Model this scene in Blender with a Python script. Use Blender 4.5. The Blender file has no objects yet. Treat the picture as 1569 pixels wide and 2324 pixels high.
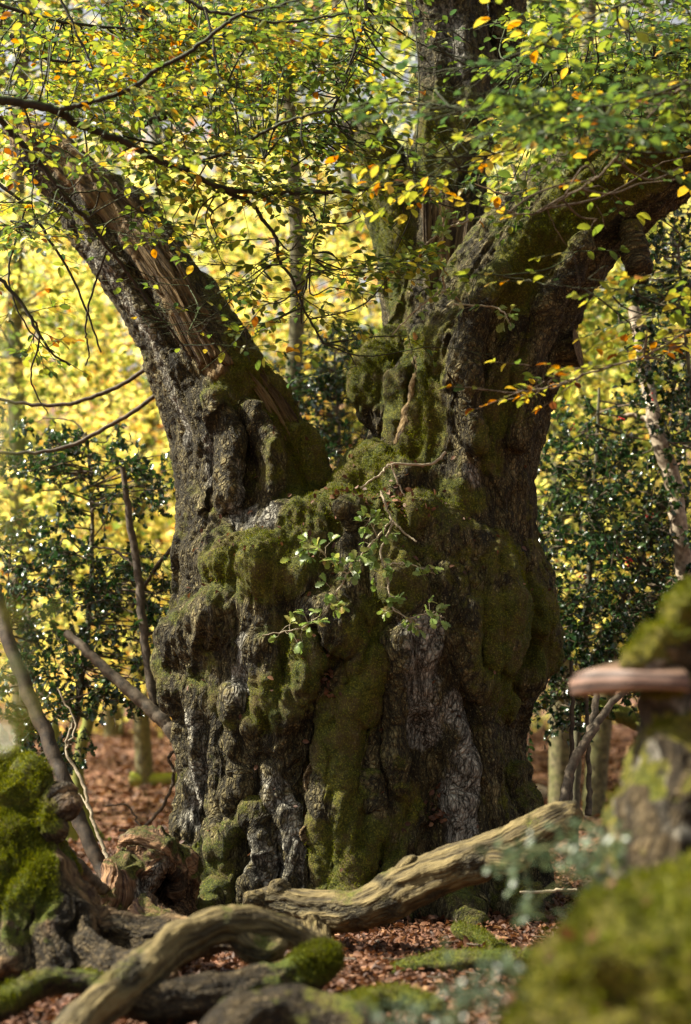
import bpy, math, random
import numpy as np
from mathutils import Matrix, Vector

# ------------------------------------------------------------------ camera, world, sun, exposure
sc = bpy.context.scene
col = sc.collection
FPX = 3528.0                       # focal length in pixels of a 1569 x 2324 picture
CAMZ = 1.2
PITCH = math.atan(458 / FPX)
cam_d = bpy.data.cameras.new('camera')
cam = bpy.data.objects.new('camera', cam_d)
col.objects.link(cam)
sc.camera = cam
cam.location = (0, 0, CAMZ)
cam.rotation_euler = (math.pi / 2 + PITCH, 0, 0)
cam_d.sensor_fit = 'VERTICAL'
cam_d.sensor_height = 36
cam_d.lens = 36 * FPX / 2324
cam_d.clip_start = 0.05
cam_d.clip_end = 900
cam_d.dof.use_dof = True
cam_d.dof.focus_distance = 9.1
cam_d.dof.aperture_fstop = 1.12
cam_d.dof.aperture_blades = 0

SUN_AZ = math.radians(-87)         # clockwise from +Y: the sun stands to the left, slightly behind the oak
SUN_EL = math.radians(46)
world = bpy.data.worlds.new('World')
sc.world = world
world.use_nodes = True
wn = world.node_tree
wn.nodes.clear()
sky = wn.nodes.new('ShaderNodeTexSky')
sky.sky_type = 'NISHITA'
sky.sun_disc = False
sky.sun_elevation = SUN_EL
sky.sun_rotation = SUN_AZ
sky.dust_density = 4.0
sky.air_density = 1.0
sky.ozone_density = 1.0
bg = wn.nodes.new('ShaderNodeBackground')
bg.inputs['Strength'].default_value = 0.068
hs = wn.nodes.new('ShaderNodeHueSaturation')
hs.inputs['Saturation'].default_value = 0.15
wo = wn.nodes.new('ShaderNodeOutputWorld')
wn.links.new(sky.outputs[0], hs.inputs['Color'])
wn.links.new(hs.outputs[0], bg.inputs['Color'])
wn.links.new(bg.outputs[0], wo.inputs['Surface'])

sun_d = bpy.data.lights.new('sun', 'SUN')
sun_d.energy = 5.0
sun_d.angle = math.radians(0.53)
sun_d.color = (1.0, 0.91, 0.74)
sun = bpy.data.objects.new('sun', sun_d)
col.objects.link(sun)
sd = Vector((math.sin(SUN_AZ) * math.cos(SUN_EL), math.cos(SUN_AZ) * math.cos(SUN_EL), math.sin(SUN_EL)))
sun.rotation_euler = sd.to_track_quat('Z', 'Y').to_euler()
sun.location = (-8, 6, 14)

vs = sc.view_settings
vs.view_transform = 'Standard'
vs.look = 'None'
vs.exposure = 1.52
vs.gamma = 1.0
vs.use_curve_mapping = False
sc.render.engine = 'CYCLES'
cy = sc.cycles
cy.use_denoising = True
cy.max_bounces = 9
cy.diffuse_bounces = 4
cy.glossy_bounces = 2
cy.transmission_bounces = 6
cy.transparent_max_bounces = 4
cy.caustics_reflective = False
cy.caustics_refractive = False
cy.sample_clamp_indirect = 6.0

rng = np.random.default_rng(11)
random.seed(11)

# ------------------------------------------------------------------ helpers
def P(px, py, Y):
    """point seen at pixel (px, py) of a 1569 x 2324 view, at world depth Y"""
    u = (px - 784.5) / FPX
    v = (1162 - py) / FPX
    d = np.array([u, math.cos(PITCH) - v * math.sin(PITCH), math.sin(PITCH) + v * math.cos(PITCH)])
    t = Y / d[1]
    return np.array([0, 0, CAMZ]) + d * t

def PP(rows):
    """rows (px, py, Y, r in px) -> points, radii in metres"""
    pts = np.array([P(r[0], r[1], r[2]) for r in rows])
    rad = np.array([r[3] * r[2] / FPX for r in rows])
    return pts, rad

_prm = np.random.default_rng(5).permutation(256)
_prm = np.concatenate([_prm, _prm, _prm])
_grd = np.random.default_rng(6).normal(size=(256, 3))
_grd /= np.linalg.norm(_grd, axis=1)[:, None]

def pnoise(p):
    i = np.floor(p).astype(np.int64)
    f = p - i
    i &= 255
    u = f * f * f * (f * (f * 6 - 15) + 10)
    res = 0
    for dx in (0, 1):
        wx = u[:, 0] if dx else 1 - u[:, 0]
        a = _prm[(i[:, 0] + dx) & 255]
        for dy in (0, 1):
            wy = u[:, 1] if dy else 1 - u[:, 1]
            b = _prm[a + ((i[:, 1] + dy) & 255)]
            for dz in (0, 1):
                wz = u[:, 2] if dz else 1 - u[:, 2]
                g = _grd[_prm[b + ((i[:, 2] + dz) & 255)] & 255]
                res = res + wx * wy * wz * (g[:, 0] * (f[:, 0] - dx) + g[:, 1] * (f[:, 1] - dy) + g[:, 2] * (f[:, 2] - dz))
    return res * 1.6

def fbm(p, o=4, g=0.5):
    s = 0
    a = 1.0
    for k in range(o):
        s = s + a * pnoise(p * (2.03 ** k) + 17.3 * k)
        a *= g
    return s

def ridged(p, o=3):
    s = 0
    a = 1.0
    for k in range(o):
        s = s + a * (1 - 2 * np.abs(pnoise(p * (2.1 ** k) + 9.1 * k)))
        a *= 0.5
    return s

def worley(p):
    i = np.floor(p).astype(np.int64)
    f1 = np.full(len(p), 9.0)
    f2 = np.full(len(p), 9.0)
    for dx in (-1, 0, 1):
        for dy in (-1, 0, 1):
            for dz in (-1, 0, 1):
                c = i + np.array([dx, dy, dz])
                h = _prm[_prm[_prm[c[:, 0] & 255] + (c[:, 1] & 255)] + (c[:, 2] & 255)]
                o = c + 0.5 + 0.45 * _grd[h & 255]
                d = np.linalg.norm(o - p, axis=1)
                n1 = np.minimum(f1, d)
                f2 = np.minimum(np.maximum(f1, d), f2)
                f1 = n1
    return f1, f2

def catmull(pts, n, wig=0.0, seed=0):
    pts = np.asarray(pts, float)
    P_ = np.vstack([2 * pts[0] - pts[1], pts, 2 * pts[-1] - pts[-2]])
    m = len(pts) - 1
    t = np.linspace(0, m - 1e-6, n)
    k = t.astype(int)
    f = (t - k)[:, None]
    p0, p1, p2, p3 = P_[k], P_[k + 1], P_[k + 2], P_[k + 3]
    q = 0.5 * (2 * p1 + (p2 - p0) * f + (2 * p0 - 5 * p1 + 4 * p2 - p3) * f ** 2 + (3 * p1 - p0 - 3 * p2 + p3) * f ** 3)
    if wig:
        r = np.random.default_rng(seed)
        q = q.copy()
        q[1:-1, :3] += r.normal(size=(n - 2, 3)) * wig
    return q

def mesh_np(name, V, F, mat, smooth=True, attrs=None):
    """V (n,3); F (m,3|4) array or list of polygons"""
    me = bpy.data.meshes.new(name)
    if isinstance(F, np.ndarray):
        m, k = F.shape
        me.vertices.add(len(V))
        me.vertices.foreach_set('co', np.ascontiguousarray(V, dtype=np.float32).ravel())
        me.loops.add(m * k)
        me.loops.foreach_set('vertex_index', np.ascontiguousarray(F, dtype=np.int32).ravel())
        me.polygons.add(m)
        me.polygons.foreach_set('loop_start', np.arange(0, m * k, k, dtype=np.int32))
        me.update(calc_edges=True)
    else:
        me.from_pydata([tuple(v) for v in V], [], F)
        me.update()
    if attrs:
        for an, av in attrs.items():
            av = np.asarray(av, np.float32)
            if av.ndim == 1:
                a = me.attributes.new(an, 'FLOAT', 'POINT')
                a.data.foreach_set('value', av)
            else:
                a = me.attributes.new(an, 'FLOAT_VECTOR', 'POINT')
                a.data.foreach_set('vector', av.ravel())
    me.polygons.foreach_set('use_smooth', np.full(len(me.polygons), smooth))
    if mat is not None:
        me.materials.append(mat)
    return me

def link(name, me, parent=None, label=None, cat=None, group=None, kind=None):
    o = bpy.data.objects.new(name, me)
    col.objects.link(o)
    if parent is not None:
        o.parent = parent
        o.matrix_parent_inverse = Matrix.Translation(-Vector(parent.location))
    if label:
        o['label'] = label
    if cat:
        o['category'] = cat
    if group:
        o['group'] = group
    if kind:
        o['kind'] = kind
    return o

def thing(name, loc, label, cat, group=None):
    o = link(name, None, None, label, cat, group)
    o.location = tuple(float(c) for c in loc)
    o.empty_display_size = 0.2
    return o

def vnormals(V, F):
    n = np.zeros_like(V)
    a = V[F[:, 2]] - V[F[:, 0]]
    b = V[F[:, 3 if F.shape[1] == 4 else 1]] - V[F[:, 1 if F.shape[1] == 4 else 0]]
    fn = np.cross(a, b) if F.shape[1] == 4 else np.cross(b, a)
    for k in range(F.shape[1]):
        for c in range(3):
            n[:, c] += np.bincount(F[:, k], fn[:, c], len(V))
    return n / (np.linalg.norm(n, axis=1)[:, None] + 1e-12)

# ---- signed-distance sculpting: capsule chains blended together, meshed by surface nets
class Sdf:
    def __init__(s, lo, hi, h):
        s.lo = np.array(lo, float); s.h = h
        s.n = np.ceil((np.array(hi) - s.lo) / h).astype(int) + 1
        s.F = np.full(s.n, 0.6, np.float32)
        s.chains = []

    def block(s, lo, hi):
        a = np.clip(np.floor((lo - s.lo) / s.h).astype(int), 0, s.n)
        b = np.clip(np.ceil((hi - s.lo) / s.h).astype(int) + 1, 0, s.n)
        if np.any(b <= a):
            return None
        sl = tuple(slice(x, y) for x, y in zip(a, b))
        g = [(s.lo[k] + s.h * np.arange(a[k], b[k])).astype(np.float32) for k in range(3)]
        X = g[0][:, None, None]; Y = g[1][None, :, None]; Z = g[2][None, None, :]
        return sl, X, Y, Z

    def cap(s, p, q, r0, r1, k=0.06, sub=False):
        m = max(r0, r1) + k + 2 * s.h
        bl = s.block(np.minimum(p, q) - m, np.maximum(p, q) + m)
        if bl is None:
            return
        sl, X, Y, Z = bl
        d = q - p
        L = float(d @ d) + 1e-9
        t = np.clip(((X - p[0]) * d[0] + (Y - p[1]) * d[1] + (Z - p[2]) * d[2]) / L, 0, 1)
        D = np.sqrt((X - p[0] - t * d[0]) ** 2 + (Y - p[1] - t * d[1]) ** 2 + (Z - p[2] - t * d[2]) ** 2) - (r0 + (r1 - r0) * t)
        A = s.F[sl]
        if sub:
            D = -D
            hh = np.maximum(k - np.abs(A - D), 0) / k
            s.F[sl] = np.maximum(A, D) + hh * hh * k * 0.25
        else:
            hh = np.maximum(k - np.abs(A - D), 0) / k
            s.F[sl] = np.minimum(A, D) - hh * hh * k * 0.25

    def chain(s, pts, rad, k=0.06, sub=False, reg=True):
        for i in range(len(pts) - 1):
            s.cap(pts[i], pts[i + 1], rad[i], rad[i + 1], k, sub)
        if reg and not sub:
            s.chains.append((np.asarray(pts), np.asarray(rad)))
        return len(s.chains) - 1

    def ball(s, c, r, k=0.06, sub=False):
        c = np.asarray(c, float)
        s.cap(c, c + np.array([0, 0, 1e-4]), r, r, k, sub)

    def mesh(s):
        F = s.F
        F[0] = F[-1] = 0.5; F[:, 0] = F[:, -1] = 0.5; F[:, :, 0] = F[:, :, -1] = 0.5
        S = F < 0
        n = S.shape
        cnt = np.zeros((n[0] - 1, n[1] - 1, n[2] - 1), np.int8)
        for a in (0, 1):
            for b in (0, 1):
                for c in (0, 1):
                    cnt += S[a:n[0] - 1 + a, b:n[1] - 1 + b, c:n[2] - 1 + c]
        act = np.argwhere((cnt > 0) & (cnt < 8))
        idx = np.full(cnt.shape, -1, np.int32)
        idx[act[:, 0], act[:, 1], act[:, 2]] = np.arange(len(act))
        acc = np.zeros((len(act), 3)); w = np.zeros(len(act))
        cor = [(a, b, c) for a in (0, 1) for b in (0, 1) for c in (0, 1)]
        val = {c: F[act[:, 0] + c[0], act[:, 1] + c[1], act[:, 2] + c[2]] for c in cor}
        for c in cor:
            for ax in range(3):
                if c[ax] == 0:
                    e = list(c); e[ax] = 1; e = tuple(e)
                    v0, v1 = val[c], val[e]
                    m = (v0 < 0) != (v1 < 0)
                    t = np.where(m, v0 / np.where(m, v0 - v1, 1), 0)
                    for k in range(3):
                        acc[:, k] += m * (c[k] + (t if k == ax else 0))
                    w += m
        V = s.lo + s.h * (act + acc / w[:, None])
        quads = []
        for ax in range(3):
            o1, o2 = [(1, 2), (2, 0), (0, 1)][ax]
            sl0 = [slice(None)] * 3; sl1 = [slice(None)] * 3
            sl0[ax] = slice(0, n[ax] - 1); sl1[ax] = slice(1, n[ax])
            ch = S[tuple(sl0)] != S[tuple(sl1)]
            e = np.argwhere(ch)
            e = e[(e[:, o1] > 0) & (e[:, o2] > 0) & (e[:, o1] < n[o1] - 1) & (e[:, o2] < n[o2] - 1)]
            inside = S[e[:, 0], e[:, 1], e[:, 2]]
            q = []
            for d1, d2 in ((1, 1), (0, 1), (0, 0), (1, 0)):
                c = e.copy(); c[:, o1] -= d1; c[:, o2] -= d2
                q.append(idx[c[:, 0], c[:, 1], c[:, 2]])
            q = np.stack(q, 1)
            q[~inside] = q[~inside][:, ::-1]
            quads.append(q)
        Q = np.concatenate(quads)
        for _ in range(2):                       # light relaxation takes off the grid steps
            nb = np.zeros_like(V); c = np.zeros(len(V))
            for a in range(4):
                for b in (1, 3):
                    j = Q[:, (a + b) % 4]
                    for k in range(3):
                        nb[:, k] += np.bincount(Q[:, a], V[j, k], len(V))
                    c += np.bincount(Q[:, a], minlength=len(V))
            V = V * 0.5 + 0.5 * nb / c[:, None]
        return V, Q

    def coords(s, V):
        """for each vertex: nearest chain and grain coordinates (across, across, along)"""
        best = np.full(len(V), 1e9); lab = np.zeros(len(V), int); g = np.zeros((len(V), 3))
        for ci, (pts, rad) in enumerate(s.chains):
            s0 = 0.0
            c = catmull(np.concatenate([pts, np.asarray(rad)[:, None]], 1), 70)
            pts, rad = c[:, :3], c[:, 3]
            T = np.gradient(pts, axis=0)
            U = T / (np.linalg.norm(T, axis=1)[:, None] + 1e-9)
            e1 = np.cross(U[0], [0.13, -1.0, 0.21] if abs(U[0][1]) < .7 else [.1, .2, 1.0])
            for i in range(len(pts)):
                u = U[i]
                e1 = e1 - u * (e1 @ u); e1 = e1 / np.linalg.norm(e1); e2 = np.cross(u, e1)
                off = V - pts[i]
                d = np.sqrt((off * off).sum(1)) - rad[i]
                m = np.nonzero(d < best)[0]
                om = off[m]
                best[m] = d[m]; lab[m] = ci
                g[m] = np.stack([om @ e1 + 3.7 * ci, om @ e2, s0 + om @ u], 1)
                if i < len(pts) - 1: s0 += np.linalg.norm(pts[i + 1] - pts[i])
        return lab, g

# ---- tubes (twigs, stems) gathered into one mesh
class Tubes:
    def __init__(s):
        s.V = []; s.F = []; s.n = 0; s.g = []

    def add(s, pts, rad, sides=6):
        pts = np.asarray(pts, float); m = len(pts)
        rad = np.broadcast_to(np.asarray(rad, float), (m,)) if np.ndim(rad) == 0 else np.asarray(rad, float)
        T = np.gradient(pts, axis=0)
        T /= np.linalg.norm(T, axis=1)[:, None] + 1e-9
        ref = np.array([0.0, 0, 1]) if abs(T[:, 2].mean()) < 0.8 else np.array([1.0, 0, 0])
        e1 = np.cross(T, ref); e1 /= np.linalg.norm(e1, axis=1)[:, None] + 1e-9
        e2 = np.cross(T, e1)
        a = np.arange(sides) * 2 * math.pi / sides
        R = pts[:, None] + rad[:, None, None] * (np.cos(a)[None, :, None] * e1[:, None] + np.sin(a)[None, :, None] * e2[:, None])
        s.V.append(R.reshape(-1, 3))
        i = np.arange(m - 1)[:, None] * sides; j = np.arange(sides)[None]; j2 = (j + 1) % sides
        f = np.stack([i + j, i + j2, i + sides + j2, i + sides + j], -1).reshape(-1, 4) + s.n
        s.F.append(f)
        s.n += m * sides

    def build(s, name, mat):
        return mesh_np(name, np.concatenate(s.V), np.concatenate(s.F), mat)

# ------------------------------------------------------------------ materials
class NT:
    def __init__(s, name):
        s.m = bpy.data.materials.new(name)
        s.m.use_nodes = True
        s.t = s.m.node_tree
        s.t.nodes.clear()
    def n(s, kind, **kw):
        nd = s.t.nodes.new('ShaderNode' + kind)
        for k, v in kw.items():
            if k.startswith('i_'):
                key = k[2:].replace('_', ' ')
                nd.inputs[int(key) if key.isdigit() else key].default_value = v
            else:
                setattr(nd, k, v)
        return nd
    def l(s, a, b):
        s.t.links.new(a, b)
    def attr(s, name):
        return s.n('Attribute', attribute_name=name)
    def math(s, op, a, b=None, c=None, clamp=False):
        nd = s.n('Math', operation=op, use_clamp=clamp)
        for k, v in enumerate((a, b, c)):
            if v is None: continue
            if isinstance(v, (int, float)): nd.inputs[k].default_value = v
            else: s.l(v, nd.inputs[k])
        return nd.outputs[0]
    def mix(s, f, a, b):
        nd = s.n('Mix', data_type='RGBA')
        for k, v in ((0, f), (6, a), (7, b)):
            if isinstance(v, (int, float)): nd.inputs[k].default_value = v
            elif isinstance(v, tuple): nd.inputs[k].default_value = (*v, 1)
            else: s.l(v, nd.inputs[k])
        return nd.outputs[2]
    def ramp(s, f, stops):
        nd = s.n('ValToRGB')
        r = nd.color_ramp
        while len(r.elements) < len(stops): r.elements.new(0.5)
        for e, (p, c) in zip(r.elements, stops):
            e.position = p
            e.color = (*c, 1) if isinstance(c, tuple) else (c, c, c, 1)
        s.l(f, nd.inputs[0])
        return nd.outputs[0]
    def scale(s, v, xyz):
        nd = s.n('VectorMath', operation='MULTIPLY')
        s.l(v, nd.inputs[0]); nd.inputs[1].default_value = xyz
        return nd.outputs[0]
    def noise(s, v, sc_, det=4, rough=0.55, dist=0.0):
        nd = s.n('TexNoise', i_Scale=sc_, i_Detail=det, i_Roughness=rough, i_Distortion=dist)
        if v is not None: s.l(v, nd.inputs['Vector'])
        return nd.outputs[0]
    def out(s, sh):
        o = s.n('OutputMaterial'); s.l(sh, o.inputs[0])
        return s.m

def bark_material(name, dark, mid, pale, moss_a, moss_b, wood_a=(0.30, 0.17, 0.06), wood_b=(0.10, 0.05, 0.02), plate=26.0, bump=1.0):
    t = NT(name)
    g = t.attr('grain').outputs['Vector']
    pos = t.n('NewGeometry').outputs['Position']
    # warped grain
    wv = t.n('TexNoise', i_Scale=5.0, i_Detail=3)
    t.l(g, wv.inputs['Vector'])
    wsub = t.n('VectorMath', operation='SUBTRACT'); t.l(wv.outputs['Color'], wsub.inputs[0]); wsub.inputs[1].default_value = (.5, .5, .5)
    wscl = t.n('VectorMath', operation='SCALE'); t.l(wsub.outputs[0], wscl.inputs[0]); wscl.inputs['Scale'].default_value = 0.06
    wadd = t.n('VectorMath', operation='ADD'); t.l(g, wadd.inputs[0]); t.l(wscl.outputs[0], wadd.inputs[1])
    gs = t.scale(wadd.outputs[0], (1, 1, 0.42))
    vo = t.n('TexVoronoi', feature='DISTANCE_TO_EDGE', i_Scale=plate); t.l(gs, vo.inputs['Vector'])
    vo2 = t.n('TexVoronoi', feature='DISTANCE_TO_EDGE', i_Scale=plate * 2.3); t.l(gs, vo2.inputs['Vector'])
    gl = t.scale(wadd.outputs[0], (1, 1, 0.24))
    rdg = t.math('ABSOLUTE', t.math('SUBTRACT', t.noise(gl, plate * .9, 5, 0.62, 0.12), 0.5))
    crack = t.ramp(rdg, [(0.0, 0.0), (0.035, 0.55), (0.12, 1.0)])
    crack2 = t.ramp(vo2.outputs['Distance'], [(0.0, 0.35), (0.22, 1.0)])
    ncol = t.noise(gs, 7, 5, 0.6)
    fine = t.noise(pos, 70, 5, 0.65)
    big = t.noise(pos, 2.2, 3, 0.5)
    base = t.ramp(ncol, [(0.30, dark), (0.52, mid), (0.75, pale)])
    speck = t.ramp(t.noise(pos, 95, 3, 0.6), [(0.56, 0.0), (0.66, 1.0)])
    base = t.mix(t.math('MULTIPLY', speck, 0.5), base, tuple(min(1, c * 1.9) for c in pale))
    # lichen
    li = t.attr('lichen').outputs['Fac']
    lif = t.math('SUBTRACT', t.math('MULTIPLY', li, 1.7), t.noise(pos, 16, 5, 0.7))
    lif = t.math('MULTIPLY', lif, 4.0, clamp=True)
    licol = t.ramp(fine, [(0.3, (0.20, 0.19, 0.15)), (0.6, (0.62, 0.60, 0.50))])
    base = t.mix(t.math('MULTIPLY', lif, 0.9), base, licol)
    crk = t.math('MULTIPLY', crack, crack2)
    base = t.mix(crk, tuple(c * 0.45 for c in dark), base)
    # bare wood
    wd = t.attr('wood').outputs['Fac']
    wl = t.n('VectorMath', operation='SCALE'); t.l(wsub.outputs[0], wl.inputs[0]); wl.inputs['Scale'].default_value = 0.02
    wa = t.n('VectorMath', operation='ADD'); t.l(g, wa.inputs[0]); t.l(wl.outputs[0], wa.inputs[1])
    ws = t.scale(wa.outputs[0], (1, 1, 0.045))
    wn_ = t.noise(ws, 75, 3, 0.6)
    wn_ = t.math('MULTIPLY', t.math('ADD', wn_, t.noise(t.scale(wa.outputs[0], (1, 1, 0.06)), 24, 3, 0.6, .2)), .5)
    woodc = t.ramp(wn_, [(0.41, wood_b), (0.50, tuple((a + b) / 2 for a, b in zip(wood_a, wood_b))), (0.58, wood_a)])
    wf = t.math('MULTIPLY', t.math('SUBTRACT', t.math('MULTIPLY', wd, 1.8), t.noise(ws, 10, 3)), 5.0, clamp=True)
    base = t.mix(wf, base, woodc)
    # moss
    ms = t.attr('moss').outputs['Fac']
    mn = t.noise(pos, 13, 6, 0.72)
    mf = t.math('MULTIPLY', t.math('SUBTRACT', t.math('SUBTRACT', t.math('MULTIPLY', ms, 1.75), mn), t.math('MULTIPLY', t.math('SUBTRACT', t.noise(pos, 4.5, 4, .6), .46), 1.1)), 4.5, clamp=True)
    mossc = t.mix(t.ramp(big, [(0.4, 0.0), (0.62, 1.0)]), moss_a, moss_b)
    mossc = t.mix(t.ramp(t.noise(pos, 55, 3, 0.6), [(0.35, 0.0), (0.7, 1.0)]), tuple(c * 0.45 for c in moss_a), mossc)
    mossc = t.mix(t.ramp(t.noise(pos, 6.5, 5, 0.7), [(0.46, 0.0), (0.62, 0.75)]), mossc, (0.105, 0.072, 0.022))
    mossc = t.mix(t.ramp(t.noise(pos, 110, 2, 0.5), [(0.56, 0.0), (0.66, 0.4)]), mossc, tuple(c * 2.0 for c in moss_b))
    base = t.mix(mf, base, mossc)
    # relief
    hb = t.math('MULTIPLY', crk, 0.75)
    hb = t.math('ADD', hb, t.math('MULTIPLY', fine, 0.35))
    hw = t.math('MULTIPLY', wn_, 2.2)
    hm = t.math('ADD', t.math('MULTIPLY', t.noise(pos, 90, 4, 0.7), 1.0), 0.2)
    mixf = t.n('Mix', data_type='FLOAT'); t.l(wf, mixf.inputs[0]); t.l(hb, mixf.inputs[2]); t.l(hw, mixf.inputs[3])
    mixg = t.n('Mix', data_type='FLOAT'); t.l(mf, mixg.inputs[0]); t.l(mixf.outputs[0], mixg.inputs[2]); t.l(hm, mixg.inputs[3])
    bp = t.n('Bump', i_Strength=bump, i_Distance=0.034)
    t.l(mixg.outputs[0], bp.inputs['Height'])
    bs = t.n('BsdfPrincipled', i_Roughness=0.82)
    bs.inputs['Specular IOR Level'].default_value = 0.28
    t.l(base, bs.inputs['Base Color']); t.l(bp.outputs[0], bs.inputs['Normal'])
    return t.out(bs.outputs[0])

def twig_material(name, a, b, moss=None):
    t = NT(name)
    pos = t.n('NewGeometry').outputs['Position']
    c = t.ramp(t.noise(pos, 22, 4, 0.6), [(0.35, a), (0.65, b)])
    if moss:
        nrm = t.n('NewGeometry').outputs['Normal']
        sx = t.n('SeparateXYZ'); t.l(nrm, sx.inputs[0])
        f = t.math('MULTIPLY', t.math('ADD', sx.outputs[2], t.math('SUBTRACT', t.noise(pos, 9, 3), 0.45)), 1.6, clamp=True)
        c = t.mix(f, c, moss)
    bp = t.n('Bump', i_Strength=0.6, i_Distance=0.006)
    t.l(t.noise(pos, 120, 3), bp.inputs['Height'])
    bs = t.n('BsdfPrincipled', i_Roughness=0.75)
    bs.inputs['Specular IOR Level'].default_value = 0.3
    t.l(c, bs.inputs['Base Color']); t.l(bp.outputs[0], bs.inputs['Normal'])
    return t.out(bs.outputs[0])

def leaf_material(name, stops, transl=0.5, rough=0.45, spec=0.4, gain=1.5):
    t = NT(name)
    tint = t.attr('tint').outputs['Fac']
    pos = t.n('NewGeometry').outputs['Position']
    f = t.math('ADD', tint, t.math('MULTIPLY', t.math('SUBTRACT', t.noise(pos, 45, 3), 0.5), 0.16), clamp=True)
    c = t.ramp(f, stops)
    bs = t.n('BsdfPrincipled', i_Roughness=rough)
    bs.inputs['Specular IOR Level'].default_value = spec
    t.l(c, bs.inputs['Base Color'])
    tr = t.n('BsdfTranslucent')
    hs_ = t.n('HueSaturation', i_Saturation=1.12, i_Value=gain); t.l(c, hs_.inputs['Color'])
    t.l(hs_.outputs[0], tr.inputs['Color'])
    mx = t.n('MixShader'); mx.inputs[0].default_value = transl
    t.l(bs.outputs[0], mx.inputs[1]); t.l(tr.outputs[0], mx.inputs[2])
    return t.out(mx.outputs[0])

AUT = [(0.0, (0.04, 0.075, 0.028)), (0.25, (0.11, 0.16, 0.03)), (0.45, (0.27, 0.29, 0.05)), (0.60, (0.50, 0.39, 0.08)), (0.72, (0.42, 0.19, 0.035)), (0.84, (0.22, 0.075, 0.02)), (1.0, (0.10, 0.04, 0.018))]
YEL = [(0.0, (0.09, 0.13, 0.035)), (0.2, (0.25, 0.29, 0.07)), (0.45, (0.62, 0.58, 0.17)), (0.72, (0.82, 0.70, 0.28)), (0.9, (0.70, 0.42, 0.14)), (1.0, (0.36, 0.15, 0.05))]
M = {}
M['oak'] = bark_material('oak_bark', (0.018, 0.014, 0.005), (0.120, 0.098, 0.036), (0.34, 0.285, 0.135), (0.078, 0.100, 0.009), (0.175, 0.165, 0.014), wood_a=(0.21, 0.145, 0.062), wood_b=(0.04, 0.025, 0.011))
M['log'] = bark_material('weathered_log', (0.035, 0.028, 0.012), (0.10, 0.080, 0.034), (0.20, 0.165, 0.075), (0.085, 0.095, 0.014), (0.14, 0.14, 0.02), wood_a=(0.175, 0.135, 0.055), wood_b=(0.035, 0.026, 0.011), plate=14, bump=0.7)
M['mossy'] = bark_material('mossy_log', (0.03, 0.022, 0.011), (0.09, 0.064, 0.028), (0.19, 0.145, 0.07), (0.09, 0.125, 0.010), (0.17, 0.185, 0.016), wood_a=(0.20, 0.125, 0.055), wood_b=(0.04, 0.022, 0.011), bump=1.0)
M['rot'] = bark_material('rotten_wood', (0.05, 0.028, 0.014), (0.16, 0.085, 0.035), (0.30, 0.19, 0.09), (0.085, 0.10, 0.016), (0.15, 0.14, 0.02), wood_a=(0.27, 0.155, 0.075), wood_b=(0.045, 0.02, 0.011))
M['fore'] = bark_material('foreground_moss', (0.04, 0.028, 0.012), (0.10, 0.07, 0.03), (0.22, 0.17, 0.09), (0.11, 0.135, 0.012), (0.27, 0.235, 0.018), plate=18)
M['beechbark'] = bark_material('beech_bark', (0.06, 0.055, 0.03), (0.14, 0.125, 0.07), (0.24, 0.22, 0.13), (0.10, 0.13, 0.02), (0.18, 0.19, 0.03), plate=8, bump=0.4)
M['twig_dark'] = twig_material('dark_twig', (0.012, 0.010, 0.007), (0.035, 0.028, 0.018), (0.04, 0.06, 0.01))
M['twig'] = twig_material('brown_twig', (0.05, 0.036, 0.022), (0.13, 0.10, 0.06))
M['twig_pale'] = twig_material('pale_twig', (0.22, 0.18, 0.11), (0.42, 0.36, 0.25))
M['stem'] = twig_material('holly_stem', (0.07, 0.065, 0.04), (0.17, 0.155, 0.10), (0.10, 0.12, 0.03))
M['leaf'] = leaf_material('beech_leaf', AUT, 0.5, 0.4, 0.45, 1.45)
M['far'] = leaf_material('brightened_far_leaf', YEL, 0.6, 0.5, 0.3, 1.65)  # background glow put into the colour: paler leaf, boosted translucency
M['oakleaf'] = leaf_material('oak_leaf', [(0, (0.10, 0.17, 0.045)), (0.5, (0.20, 0.28, 0.07)), (0.8, (0.34, 0.34, 0.10)), (1, (0.34, 0.18, 0.06))], 0.4, 0.4, 0.45)
M['holly'] = leaf_material('holly_leaf', [(0, (0.012, 0.035, 0.012)), (0.6, (0.03, 0.065, 0.02)), (0.9, (0.07, 0.11, 0.02)), (1, (0.20, 0.20, 0.03))], 0.18, 0.24, 0.6, 2.2)
M['grey_leaf'] = leaf_material('bluish_leaf', [(0, (0.035, 0.06, 0.032)), (1, (0.12, 0.165, 0.085))], 0.3, 0.35, 0.5)
M['litter'] = leaf_material('litter_leaf', [(0, (0.03, 0.014, 0.008)), (0.4, (0.095, 0.042, 0.021)), (0.75, (0.175, 0.082, 0.04)), (1, (0.32, 0.19, 0.09))], 0.15, 0.6, 0.3)
M['moss_blade'] = leaf_material('moss_blade', [(0, (0.045, 0.038, 0.010)), (0.5, (0.105, 0.125, 0.011)), (1, (0.25, 0.235, 0.024))], 0.3, 0.7, 0.1)

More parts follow.
